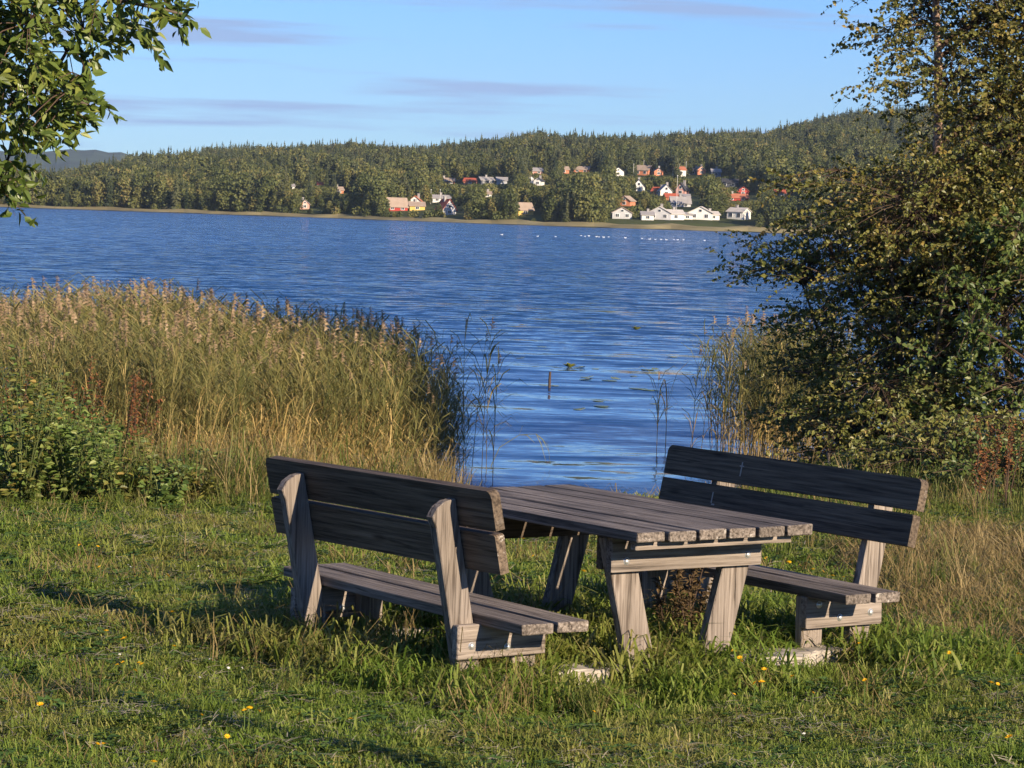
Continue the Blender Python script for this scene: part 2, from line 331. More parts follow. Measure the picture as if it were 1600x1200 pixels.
# ------------------------------------------------------------------ far trees (unit: metres, about 10 m tall)
M['spruce'] = foliage('spruce_needles', [(0, (.020, .031, .016)), (.45, (.052, .066, .028)), (1, (.13, .13, .055))], .12, inst=True)
M['broad'] = foliage('far_broadleaf', [(0, (.042, .055, .018)), (.45, (.10, .115, .034)), (.8, (.17, .165, .05)), (1, (.21, .15, .055))], .2, inst=True)
M['pine'] = foliage('pine_needles', [(0, (.04, .05, .022)), (.6, (.07, .08, .032)), (1, (.12, .105, .045))], .12, inst=True)
M['ftrunk'] = plain('far_trunk', (.16, .115, .085), .9)
def spruce_mesh(h, wd, sd):
    r = random.Random(sd); mb = MB()
    z = h * .1
    while z < h * .99:
        k = 1 - z / h; rad = wd * (k ** .8) * (.8 + .4 * r.random()); n = max(4, int(10 * k + 3))
        for i in range(n):
            a = 6.283 * (i + r.random() * .7) / n; rr = rad * (.7 + .5 * r.random()); p = Vector((0, 0, z + h*.05*r.random())); d = Vector((math.cos(a), math.sin(a), -.45))
            sdv = Vector((-math.sin(a), math.cos(a), 0)); q = p + d * rr * .55
            mb.add([p + Vector((0,0,h*.03)), q + sdv * rr * .30, p + d * rr, q - sdv * rr * .30], [(0,1,2),(0,2,3)], 0, r.random())
        z += h * (.035 + .03 * k)
    mb.add([(0.3,0,h*.90),(-.2,.25,h*.90),(-.2,-.25,h*.90),(0,0,h*1.0)], [(0,1,3),(1,2,3),(2,0,3)], 0, .5)
    return mb
def blob_mesh(h, wd, sd, base=.16, n=420, sz=.75):
    r = random.Random(sd); mb = MB(); cl = [(Vector((r.gauss(0,.33)*wd, r.gauss(0,.33)*wd, h*(base+.12+(.74-base)*r.random()))), wd*(.35+.4*r.random())) for _ in range(11)]
    cl += [(Vector((0,0,h*.62)), wd*.8), (Vector((0,0,h*.84)), wd*.5), (Vector((0,0,h*.4)), wd*.75)]
    for i in range(n):
        c, rad = r.choice(cl); d = Vector((r.gauss(0,1), r.gauss(0,1), r.gauss(0,1)+.2)).normalized(); p = c + Vector((d.x*rad, d.y*rad, d.z*rad*1.15))
        if p.z < h*base*.6: continue
        ax = Vector((r.gauss(0,1), r.gauss(0,1), r.gauss(0,1)-.3)).normalized(); s = sz*(.5+.8*r.random())
        mb.leaf(p, ax, d, s*1.2, s, 0, r.random())
    return mb
def pine_mesh(h, wd, sd): return blob_mesh(h, wd, sd, .42, 300, .7)
TREES = []   # (crown mesh, trunk mesh, kind)
def trunk_mesh(h, rad, name):
    mb = MB(); mb.tube([(0,0,-.8),(.05,0,h*.4),(0,.05,h*.9)], [rad, rad*.75, rad*.2], 5); return mb.mesh(name, M['ftrunk'])
for i in range(4): TREES.append((spruce_mesh(12 + i*.6, 2.3 + .25*(i % 3), 20+i).mesh('spruce_crown', M['spruce']), trunk_mesh(12, .18, 'spruce_trunk'), 'spruce'))
for i in range(4): TREES.append((blob_mesh(9.5 + i*.5, 2.4 + .3*(i % 3), 40+i).mesh('broadleaf_crown', M['broad']), trunk_mesh(9, .2, 'broadleaf_trunk'), 'broadleaf'))
for i in range(2): TREES.append((pine_mesh(12 + i*.8, 1.7 + .2*i, 60+i).mesh('pine_crown', M['pine']), trunk_mesh(12, .2, 'pine_trunk'), 'pine'))
TREES.append((blob_mesh(3.2, 2.0, 77, .02, 260, .6).mesh('bush_crown', M['broad']), trunk_mesh(2, .08, 'bush_trunk'), 'bush'))

# houses across the lake: photo column, row of the foot, width and wall height in px, roof height, yaw, wall colour, roof colour, gable to the lake?
HW = {'white': (.66, .64, .59), 'cream': (.62, .52, .34), 'yellow': (.62, .42, .12), 'red': (.33, .045, .035), 'orange': (.52, .20, .11), 'grey': (.40, .40, .41), 'dark': (.07, .075, .09), 'pink': (.52, .27, .22), 'blue': (.13, .16, .22)}
HR = {'tan': (.34, .26, .20), 'red': (.38, .09, .05), 'grey': (.30, .28, .27), 'dark': (.05, .05, .055), 'orange': (.42, .15, .08), 'pale': (.48, .44, .40)}
HOUSES = [
 (972, 342, 26, 8, 7, .1, 'grey', 'tan', 1, 'white-trimmed grey gabled cottage with a chimney, leftmost of the waterside row'),
 (1030, 344, 30, 9, 8, -.1, 'grey', 'pale', 1, 'grey gabled cottage in the middle of the waterside row by the flagpole'),
 (1056, 344, 22, 8, 5, .3, 'white', 'pale', 0, 'white low annex on the right of the middle waterside cottage'),
 (1012, 344, 16, 7, 4, .1, 'white', 'grey', 0, 'small white annex on the left of the middle waterside cottage'),
 (1094, 344, 32, 9, 8, -.1, 'white', 'pale', 1, 'broad white gabled cottage right of the flagpole on the waterside row'),
 (1115, 344, 16, 7, 4, .3, 'white', 'pale', 0, 'low white wing behind the broad gabled waterside cottage'),
 (1074, 343, 14, 6, 3, .2, 'white', 'grey', 0, 'small white shed left of the broad gabled waterside cottage'),
 (1148, 343, 24, 10, 5, -.5, 'white', 'pale', 0, 'bright white house at the right end of the waterside row'),
 (966, 276, 16, 7, 5, .4, 'white', 'dark', 1, 'bright white house alone high among the spruces'),
 (1002, 274, 20, 7, 6, -.4, 'orange', 'tan', 0, 'long orange house high on the slope beside a tall pale pole'),
 (1029, 275, 12, 6, 4, .2, 'orange', 'dark', 1, 'small orange house under a dark roof, high on the slope'),
 (1064, 276, 13, 9, 4, .3, 'white', 'orange', 0, 'tall white house with an orange wing, high on the slope'),
 (1083, 273, 13, 5, 4, -.2, 'blue', 'dark', 0, 'dark blue house beside the tall white house high on the slope'),
 (1096, 273, 11, 6, 5, .2, 'orange', 'tan', 1, 'small orange gabled house high on the slope'),
 (1119, 277, 12, 7, 4, .1, 'blue', 'grey', 0, 'blue-grey house at the right end of the upper row'),
 (998, 299, 16, 6, 9, .1, 'white', 'dark', 1, 'steep white gabled house in the middle of the slope'),
 (1028, 305, 18, 5, 5, -.3, 'orange', 'red', 0, 'low house with a long red roof in the middle of the slope'),
 (1041, 306, 16, 6, 8, .2, 'white', 'grey', 1, 'white pointed house in the middle of the slope beside the red roof'),
 (1063, 305, 13, 7, 9, -.3, 'pink', 'dark', 1, 'pink gabled house behind the tall pole'),
 (1050, 314, 16, 4, 5, .2, 'orange', 'red', 0, 'small red-roofed outbuilding below the pink gabled house'),
 (1064, 324, 26, 5, 8, .15, 'grey', 'grey', 0, 'grey-roofed house above the waterside cottages'),
 (1071, 313, 12, 5, 3, .1, 'white', 'grey', 0, 'small white house just above the grey roof'),
 (975, 322, 17, 7, 6, -.35, 'orange', 'tan', 1, 'orange gabled house above the leftmost waterside cottage'),
 (1161, 307, 15, 7, 5, .2, 'red', 'red', 1, 'bright red house with white trim on the right of the slope'),
 (1152, 314, 30, 4, 5, .2, 'red', 'orange', 0, 'long low red-roofed house in front of the bright red house'),
 (1139, 293, 22, 6, 5, -.1, 'dark', 'dark', 0, 'dark house under the trees on the right of the slope'),
 (1215, 308, 20, 5, 4, .1, 'dark', 'red', 0, 'dark house with a red roof half hidden by the birch'),
 (621, 330, 28, 6, 11, .25, 'red', 'tan', 0, 'red house under a broad tan roof by the left of the village shore'),
 (648, 326, 22, 7, 9, -.1, 'white', 'orange', 1, 'house with a bright white gable and orange roof by the shore'),
 (652, 329, 20, 6, 5, .1, 'yellow', 'tan', 0, 'low yellow house below the white gable by the shore'),
 (702, 336, 20, 7, 13, .5, 'grey', 'red', 1, 'grey gabled house with a bright red roof by the shore'),
 (690, 316, 24, 5, 4, .1, 'white', 'grey', 0, 'white house above the red-roofed gable by the shore'),
 (821, 337, 22, 7, 9, .35, 'yellow', 'tan', 0, 'yellow waterside house with a tan roof, alone among the trees'),
 (698, 288, 22, 4, 4, .1, 'orange', 'tan', 0, 'low orange-roofed house above the village shore'),
 (734, 288, 17, 4, 4, -.2, 'orange', 'red', 0, 'house with a bright red roof on the middle slope'),
 (762, 288, 18, 5, 4, .3, 'dark', 'grey', 0, 'dark house with a pale gable on the middle slope'),
 (784, 288, 14, 5, 4, .0, 'grey', 'grey', 0, 'grey house left of the white pair on the middle slope'),
 (828, 286, 11, 6, 4, .2, 'white', 'dark', 1, 'left one of the white pair of houses on the middle slope'),
 (840, 290, 11, 6, 4, -.2, 'white', 'dark', 1, 'right one of the white pair of houses on the middle slope'),
 (836, 272, 20, 4, 4, .1, 'pink', 'grey', 0, 'pinkish house high among the trees above the white pair'),
 (881, 271, 14, 5, 4, .2, 'orange', 'tan', 0, 'small orange house high among the trees'),
 (908, 270, 20, 4, 4, -.1, 'orange', 'tan', 0, 'long low orange house high among the trees'),
 (762, 308, 10, 4, 3, .1, 'white', 'tan', 0, 'tiny white house among the trees above the shore'),
 (476, 327, 13, 7, 5, .3, 'pink', 'grey', 1, 'pink cottage alone by the left shore'),
 (530, 303, 12, 5, 4, .2, 'orange', 'tan', 0, 'small orange house among the trees above the left shore'),
 (497, 292, 13, 3, 3, .1, 'orange', 'red', 0, 'low house with an orange-red roof on the left slope'),
 (455, 296, 9, 4, 3, .1, 'white', 'grey', 0, 'tiny white house on the left slope'),
]
def ground_hit(u, v):
    """where the line of sight through the pixel meets the far hillside"""
    ds = float(shore_d(u)); d = ray(u, v)
    for D_ in np.arange(ds + 12, ds + 1200, 3.0):
        z = CAMZ + d.z / d.y * D_; uu = 800 + d.x / d.y * F
        if z <= float(far_z(np.array(uu), np.array(D_))): break
    return Vector((d.x / d.y * D_, D_, float(far_z(np.array(800 + d.x / d.y * F), np.array(D_)))))
mats_h = {}
def hm(kind, c):
    if (kind, c) not in mats_h: mats_h[(kind, c)] = plain(f'{c}_{kind}', (HW if kind == 'wall' else HR)[c], .8, .2, 0, .12, .6)
    return mats_h[(kind, c)]
M['pane'] = plain('dark_pane', (.03, .035, .045), .15, .5); M['trim'] = plain('white_trim', (.8, .79, .76), .6)
keep = []    # clearings in the wood: px x0, x1, top, foot, depth
for (u, v, wp, hp, rp_, yaw, wc, rc, gable, lab) in HOUSES:
    P = ground_hit(u, v); s = 1.18 * P.y / F; W, H, RH = wp * s, hp * s, rp_ * s; dep = max(5.0, W * .75)
    keep.append((u - wp/2 - 1, u + wp/2 + 1, v - hp - rp_, v, P.y))
    e = empty('house', P, yaw + math.atan2(-P.x, P.y), lab, 'house', 'houses across the lake')
    mb = MB(); mb.box((-W/2, 0, -2.0), (W/2, dep, H))
    if gable: mb.add([(-W/2, 0, H), (W/2, 0, H), (0, 0, H+RH), (-W/2, dep, H), (W/2, dep, H), (0, dep, H+RH)], [(0,1,2),(4,3,5)])
    else: mb.add([(-W/2, 0, H), (-W/2, dep, H), (-W/2, dep/2, H+RH), (W/2, 0, H), (W/2, dep, H), (W/2, dep/2, H+RH)], [(1,0,2),(3,4,5)])
    mb.build('wall', hm('wall', wc), e)
    rb = MB(); o_ = .35; tk = .18
    if gable:
        for sg in (-1, 1):
            a, c_ = Vector((sg*(W/2+o_), 0, H - o_*RH/(W/2))), Vector((0, 0, H+RH)); q = []
            for yy in (-o_, dep+o_):
                for zz in (.02, tk): q += [(a.x, yy, a.z+zz), (c_.x, yy, c_.z+zz)]
            rb.add(q, [(0,1,3,2),(4,6,7,5),(0,4,5,1),(2,3,7,6),(0,2,6,4),(1,5,7,3)])
    else:
        for sg in (-1, 1):
            yb = dep/2 + sg*(dep/2+o_); zb = H - o_*RH/(dep/2); q = []
            for xx in (-W/2-o_, W/2+o_):
                for zz in (.02, tk): q += [(xx, yb, zb+zz), (xx, dep/2, H+RH+zz)]
            rb.add(q, [(0,1,3,2),(4,6,7,5),(0,4,5,1),(2,3,7,6),(0,2,6,4),(1,5,7,3)])
    ro = rb.build('roof', hm('roof', rc), e)
    if random.random() < .6:
        mb = MB(); cx = W*random.uniform(-.2, .2); mb.box((cx-.35, dep*.5-.35, H+RH*.55), (cx+.35, dep*.5+.35, H+RH+.8)); mb.box((cx-.42, dep*.5-.42, H+RH+.82), (cx+.42, dep*.5+.42, H+RH+.95)); mb.build('chimney', hm('roof', 'grey'), ro)
    nw = max(1, int(W / 2.6))
    for i in range(nw):
        x = -W/2 + W*(i+.5)/nw; wz = min(1.3, H*.5)/2; zc = H*.55
        mb = MB(); mb.box((x-.62, -.10, zc-wz-.1), (x+.62, -.02, zc+wz+.1)); wf = mb.build('window', M['trim'], e)
        mb = MB(); mb.box((x-.5, -.13, zc-wz), (x-.04, -.102, zc+wz)); mb.box((x+.04, -.13, zc-wz), (x+.5, -.102, zc+wz)); mb.build('pane', M['pane'], wf)
    if gable:
        mb = MB(); mb.box((-.5, -.10, H+RH*.12), (.5, -.02, H+RH*.12+min(1.1, RH*.5))); wf = mb.build('window', M['trim'], e)
        mb = MB(); mb.box((-.4, -.13, H+RH*.12+.1), (.4, -.102, H+RH*.12+min(1.1, RH*.5)-.1)); mb.build('pane', M['pane'], wf)
# tall pale poles in the village
M['pole'] = plain('white_pole', (.7, .69, .66), .5)
for (u, v0, v1, lab) in ((1056.5, 336, 276, 'tall white flagpole behind the waterside cottages'), (989.5, 277, 257, 'slim pale pole beside the long orange house'),
                    (1071.5, 272, 254, 'slim pale pole above the tall white house'), (1005.5, 268, 252, 'slim pale pole behind the long orange house'), (673, 316, 297, 'slim pale pole left of the white shore house'), (687.5, 314, 297, 'slim pale pole right of the white shore house')):
    P = ground_hit(u, v0 + 3); h = (v0 + 3 - v1) * P.y / F; keep.append((u - 1, u + 1, v1, v0, P.y))
    e = empty('flagpole', P, 0, lab, 'pole', 'poles in the village')
    mb = MB(); mb.tube([(0,0,-1),(0,0,h)], [.06,.04], 6); mb.build('shaft', M['pole'], e)
    mb = MB(); mb.tube([(0,0,h),(0,0,h+.18),(0,0,h+.3)], [.10,.18,.02], 6); mb.build('finial', M['pole'], e)
# open ground that the wood keeps clear of
keep += [(948, 1168, 341, 356, 5000)]

pts = []; n_try = 36000
for u0, dt in zip(rng.uniform(-220, 1820, n_try), rng.uniform(0, 1, n_try)):
    ds = float(shore_d(u0)); dr = float(ridge(u0)[0]); lo, hi = ds + 9, dr + 60
    D_ = math.sqrt(lo*lo + dt * (hi*hi - lo*lo))
    pts.append((u0, D_, 0))
for u0 in np.arange(-220, 1820, 7.0):          # closed front of trees and bushes along the water
    if not 955 < u0 < 1160: pts.append((u0 + random.uniform(-4, 4), float(shore_d(u0)) + random.uniform(10, 26), 1))
    if random.random() < .7: pts.append((u0 + random.uniform(-4, 4), float(shore_d(u0)) + random.uniform(8, 16), 2))
chosen = []
for (u0, D_, fr) in pts:
    z = float(far_z(np.array(u0), np.array(D_))); tt = (D_ - float(shore_d(u0))) / (float(ridge(u0)[0]) - float(shore_d(u0)))
    nz = math.sin(u0*.021+1) * math.sin(D_*.011) + .5*math.sin(u0*.06+D_*.02)
    if fr == 2: kd = 10
    elif random.random() < .14 + .78 * min(1, max(0, tt * 1.7 - .1 + nz * .28)): kd = random.choice((0, 1, 2, 3, 0, 1, 2, 3, 8, 9, 8, 5, 7))
    else: kd = random.choice((4, 5, 6, 7))
    s = random.choice((random.uniform(.5, .8), random.uniform(.75, 1.2))) * (1 + .14*math.sin(u0*.037+D_*.013)) * (random.uniform(.6, 1.1) if kd == 10 else .92 if 4 <= kd < 8 else .86)
    h = (13 if kd < 4 else 10 if kd < 8 else 12.5 if kd < 10 else 3.2) * s; hw = (2.8 if kd < 4 else 4.4 if kd < 8 else 3.0) * s
    px = F / D_; uf = u0; vf = hor(u0) + (CAMZ - z) * px; vt = vf - h * px
    def clear(h, hw):
        vt = vf - h * px
        for (x0, x1, y0, y1, dh) in keep:
            if D_ < dh + 4 and uf + hw*px*.9 > x0 and uf - hw*px*.9 < x1 and vt < y1 - 1 and vf > y0: return False
        return True
    ok = clear(h, hw)
    if not ok and kd != 10:              # gardens: a smaller tree or a bush instead
        for kd, s in ((random.choice((4, 5, 6, 7)), random.uniform(.4, .6)), (10, random.uniform(.6, 1.3))):
            h = (10.5 if kd < 8 else 3.4) * s; hw = 4.0 * s; ok = clear(h, hw)
            if ok: break
    if ok: chosen.append((u0, D_, z, kd, s, h * px))
chosen.sort(key=lambda q: -q[5] + (0 if -40 < q[0] < 1640 else 1e6))
LBL = {'spruce': 'dark pointed spruce in the front rows of the wood across the lake', 'broadleaf': 'rounded olive green broadleaf tree in the front rows of the wood across the lake',
       'pine': 'bare-stemmed pine in the front rows of the wood across the lake', 'bush': 'low rounded bush at the edge of the far shore'}
for (u0, D_, z, kd, s, hp) in [c for c in chosen if c[3] != 10][:300]:
    cm, tm, kn = TREES[kd]; P = ((u0-800)/F*D_, D_, z)
    wl = next(w_ for lim, w_ in ((300, 'on the far left shore'), (600, 'left of the village shore houses'), (860, 'around the left shore houses'), (1170, 'around the white waterside cottages'), (1e9, 'right of the village behind the birch')) if u0 < lim)
    e = empty(kn + '_tree', P, random.uniform(0, 6.28), LBL[kn].split(' in the front')[0] + ' in the far wood ' + wl, 'tree', 'far ' + kn + ' trees ' + wl); e.scale = (s*random.uniform(.9, 1.1), s*random.uniform(.9, 1.1), s)
    tr = link('trunk', tm, e); c_ = link('crown', cm, e)
rest = [c for c in chosen if c[3] != 10][300:] + [c for c in chosen if c[3] == 10]
rest = np.array(rest)
protos = [link('proto_' + k, cm, None, do_link=False) for cm, tm, k in TREES]
P = polar(rest[:, 0], rest[:, 1], rest[:, 2]); nR = len(rest)
scatter('far_forest', P, np.stack([rng.normal(0, .02, nR), rng.normal(0, .02, nR), rng.uniform(0, 6.28, nR)], -1), np.stack([rest[:, 4]]*3, -1), rest[:, 3], protos, 'mixed spruce and broadleaf forest covering the far hills')

# ------------------------------------------------------------------ water birds and lily pads
M['bird'] = plain('white_feathers', (.8, .8, .78), .7); M['bird_dark'] = plain('dark_bill', (.12, .08, .03), .6)
def bird_mesh():
    bm = bmesh.new(); bmesh.ops.create_uvsphere(bm, u_segments=10, v_segments=7, radius=1)
    for v in bm.verts:
        x, y, z = v.co; v.co = Vector((x*.30 - (.10 if x < -.6 else 0), y*.12, z*.10 + .06 + (.05 if x < -.7 else 0)))
    r = bmesh.ops.create_uvsphere(bm, u_segments=8, v_segments=6, radius=.062)
    for v in r['verts']: v.co += Vector((.27, 0, .24))
    ring = bmesh.ops.create_cone(bm, segments=8, radius1=.06, radius2=.045, depth=.2, cap_ends=True)
    for v in ring['verts']: v.co = Vector((v.co.x + .235 + v.co.z*.2, v.co.y, v.co.z + .15))
    me = bpy.data.meshes.new('body'); bm.to_mesh(me); bm.free(); me.materials.append(M['bird']); me.polygons.foreach_set('use_smooth', [True]*len(me.polygons)); return me
bme = bird_mesh(); mb = MB(); mb.tube([(.32, 0, .24), (.40, 0, .225)], [.02, .006], 5); bill = mb.mesh('bill', M['bird_dark'])
for u, v in ((840,369.5),(868,370),(908,368.5),(914,369.5),(920,369),(932,370),(936,370.5),(943,371),(951,370.5),(977,372),(1003,373),(1015,374),(1024,374.5),(1033,374.5),(1041,375),(1053,374.5),(1059,375),(1068,375),(1101,376),(784,367)):
    p = at_z(u, v, WZ); e = empty('water_bird', p, random.uniform(-.5, .5) + (math.pi if random.random() < .4 else 0), 'small white bird floating in the line before the far shore', 'bird', 'white birds on the lake')
    sc_ = random.uniform(.38, .58); e.scale = (sc_,)*3; link('body', bme, e); link('bill', bill, e)
M['pad'] = foliage('lily_pad', [(0, (.09, .12, .035)), (1, (.16, .18, .055))], 0, rough=.35, spec=.5)
def pad_mesh(r, tilt):
    mb = MB(); vs = [(0, 0, .012)] + [(r*math.cos(a)*1.15, r*math.sin(a), .012 + tilt*r*max(0, math.cos(a))*1.2) for a in np.linspace(.25, 6.03, 14)]
    mb.add(vs + [(x, y, z-.006) for x, y, z in vs], [(0, i, i+1) for i in range(1, 14)] + [(15, 15+i+1, 15+i) for i in range(1, 14)] + [(i, 15+i, 16+i, i+1) for i in range(1, 14)], 0); return mb.mesh('lily_pad', M['pad'])
pads = [pad_mesh(.11, 0), pad_mesh(.15, 0), pad_mesh(.13, .25)]
for u, v, kk in ((813,560,1),(905,575,0),(917,590,1),(930,576,0),(952,595,1),(962,592,0),(990,588,1),(1012,578,0),(1024,577,1),(915,594,0),(866,603,1),(850,602,0),(905,640,1),(935,627,0),(990,607,2),(1000,608,1),(1015,610,0),(1022,631,1),(940,635,0),(1050,558,1),(846,542,0)):
    o = link('lily_pad', random.choice(pads), None, at_z(u, v, WZ + .005), (0, 0, random.uniform(0, 6.28))); o.scale = (random.uniform(.6, 1.0),)*3
    tag(o, 'flat green water lily leaf floating between the two reed beds', 'lily pad', 'lily leaves on the calm water')
M['bud'] = foliage('curled_pad', [(0, (.10, .11, .02)), (1, (.22, .21, .03))], .1)
for u, v, lab in ((890, 574, 'curled yellow-green lily leaf standing out of the water behind the stake'), (994, 515, 'curled yellow-green lily leaf farthest out on the calm water')):
    mb = MB()
    for i in range(7):
        a = 6.28*i/7; mb.leaf((.03*math.cos(a), .03*math.sin(a), 0), (math.cos(a), math.sin(a)*.6, .7), (0, 0, 1), .15, .13)
    tag(mb.build('lily_leaf', M['bud'], None, at_z(u, v, WZ)), lab, 'lily pad')
mb = MB(); mb.tube([(0,0,-.6),(.004,0,.15),(.01,0,.31)], [.028,.026,.022], 7)
tag(mb.build('stake', M['twig'], None, at_z(858, 606, WZ)), 'short dark wooden stake rising from the calm water', 'stake')

# ------------------------------------------------------------------ picnic table and benches
TX, TY, TR = .5459, 11.910, .6079       # near-left corner of the table top, and its turn
def board_mesh(lx, ly, lz, bev=.006, round_top=0, name='plank', mat='plank', jag=.0015):
    """plank centred on its origin; grain along Y; bevelled; optional rounding of upper end corners"""
    bm = bmesh.new()
    if round_top:
        pr = []; r_ = round_top
        for cx, cz, a0 in ((-ly/2, -lz/2, None), (ly/2, -lz/2, None), (ly/2-r_, lz/2-r_, 0), (-ly/2+r_, lz/2-r_, 90)):
            if a0 is None: pr.append((cx, cz))
            else: pr += [(cx + r_*math.cos(R(a0+q)), cz + r_*math.sin(R(a0+q))) for q in (0, 30, 60, 90)]
        fv = [bm.verts.new((-lx/2, y, z)) for y, z in pr]; fc = bm.faces.new(fv); ex = bmesh.ops.extrude_face_region(bm, geom=[fc])
        for v in [g_ for g_ in ex['geom'] if isinstance(g_, bmesh.types.BMVert)]: v.co.x += lx
        bmesh.ops.recalc_face_normals(bm, faces=bm.faces)
    else:
        bmesh.ops.create_cube(bm, size=1)
        for v in bm.verts: v.co = Vector((v.co.x*lx, v.co.y*ly, v.co.z*lz))
        bmesh.ops.bevel(bm, geom=bm.edges[:], offset=bev, segments=2, affect='EDGES', profile=.6)
    for v in bm.verts: v.co += Vector((random.uniform(-jag, jag), random.uniform(-jag, jag), random.uniform(-jag, jag)))
    return finish(bm, name, mat, ly)
def finish(bm, name, mat, ly=None):
    me = bpy.data.meshes.new(name); bm.to_mesh(me); bm.free(); me.materials.append(M[mat])
    a = me.attributes.new('endgrain', 'FLOAT', 'FACE')
    a.data.foreach_set('value', [1.0 if (ly and abs(p.normal.y) > .8) else 0.0 for p in me.polygons]); return me
def plank(parent, name, a, b, mat='plank', rot=(0, 0, 0), round_top=0, axis='y', jag=.0015):
    """a plank filling the box a..b of its parent's frame; axis: which way the grain runs"""
    ce = [(p + q) / 2 for p, q in zip(a, b)]; s = [abs(q - p) for p, q in zip(a, b)]
    if axis == 'y': me = board_mesh(s[0], s[1], s[2], round_top=round_top, name=name, mat=mat, jag=jag); r0 = Matrix.Identity(3)
    elif axis == 'x': me = board_mesh(s[1], s[0], s[2], name=name, mat=mat, jag=jag); r0 = Matrix.Rotation(math.pi/2, 3, 'Z')
    q = Matrix.Rotation(rot[2], 3, 'Z') @ Matrix.Rotation(rot[1], 3, 'Y') @ Matrix.Rotation(rot[0], 3, 'X') @ r0
    o = link(name, me, parent, ce, q.to_euler()); return o
def prism(parent, name, prof, y0, y1, mat='post'):
    """profile in x,z extruded from y0 to y1; stored so that grain follows the post's height"""
    bm = bmesh.new(); z0 = sum(p[1] for p in prof)/len(prof); x0 = sum(p[0] for p in prof)/len(prof); yc = (y0+y1)/2
    # local frame: local Y = parent's Z, local Z = parent's -Y, local X = parent's X
    fv = [bm.verts.new((x-x0, z-z0, (yc-y0))) for x, z in prof]; fc = bm.faces.new(fv); ex = bmesh.ops.extrude_face_region(bm, geom=[fc])
    for v in [g_ for g_ in ex['geom'] if isinstance(g_, bmesh.types.BMVert)]: v.co.z -= (y1-y0)
    bmesh.ops.recalc_face_normals(bm, faces=bm.faces)
    bmesh.ops.bevel(bm, geom=[e_ for e_ in bm.edges if e_.is_manifold and e_.calc_face_angle(0) > 1.2], offset=.004, segments=1, affect='EDGES')
    return link(name, finish(bm, name, mat), parent, (x0, yc, z0), (math.pi/2, 0, 0))
mb = MB()
mb.tube([(0, .004, 0), (0, -.001, 0)], .017, 10); mb.tube([(0, -.001, 0), (0, -.006, 0), (0, -.009, 0)], [.012, .010, .005], 10); BOLT = mb.mesh('bolt', M['bolt'], True)
def bolt(parent, x, y, z): return link('bolt', BOLT, parent, (x, y, z))

tb = empty('picnic_table', (TX, TY, 0), TR, 'grey weathered wooden picnic table between the two facing benches', 'table')
pw, gp, TLn = .1480, .0215, 1.836
pw = (.9643 - 5*gp) / 6
for i in range(6):
    w0 = i * (pw + gp)
    plank(tb, 'plank', (w0, random.uniform(-.008, .004), .655 + random.uniform(-.002, .002)), (w0 + pw, TLn + random.uniform(-.01, .01), .70 + random.uniform(-.002, .002)), 'plank', (0, random.uniform(-.012, .012), 0))
for yy, sg in ((0, 1), (TLn, -1)):
    Y = lambda q: yy + sg * q
    plank(tb, 'cleat', (.045, Y(.068), .616), (.90, Y(.110), .6525), 'post', axis='x')
    plank(tb, 'beam', (.055, Y(.25), .498), (.885, Y(.292), .6525), 'post', axis='x')
    plank(tb, 'beam', (.075, Y(.345), .50), (.865, Y(.387), .6525), 'board', axis='x')
    for sx in (0, 1):
        c = .47; q = lambda x: x if sx == 0 else 2*c - x
        pr = [(q(.045), .645), (q(.195), .645), (q(.195 + .205), -.12), (q(.045 + .205), -.12)]
        if sx: pr = pr[::-1]
        prism(tb, 'leg', pr, Y(.2935), Y(.3435))
        bolt(tb, q(.135), Y(.25) - sg*.0 if sg > 0 else Y(.25), .585 - .04)
bz = .38
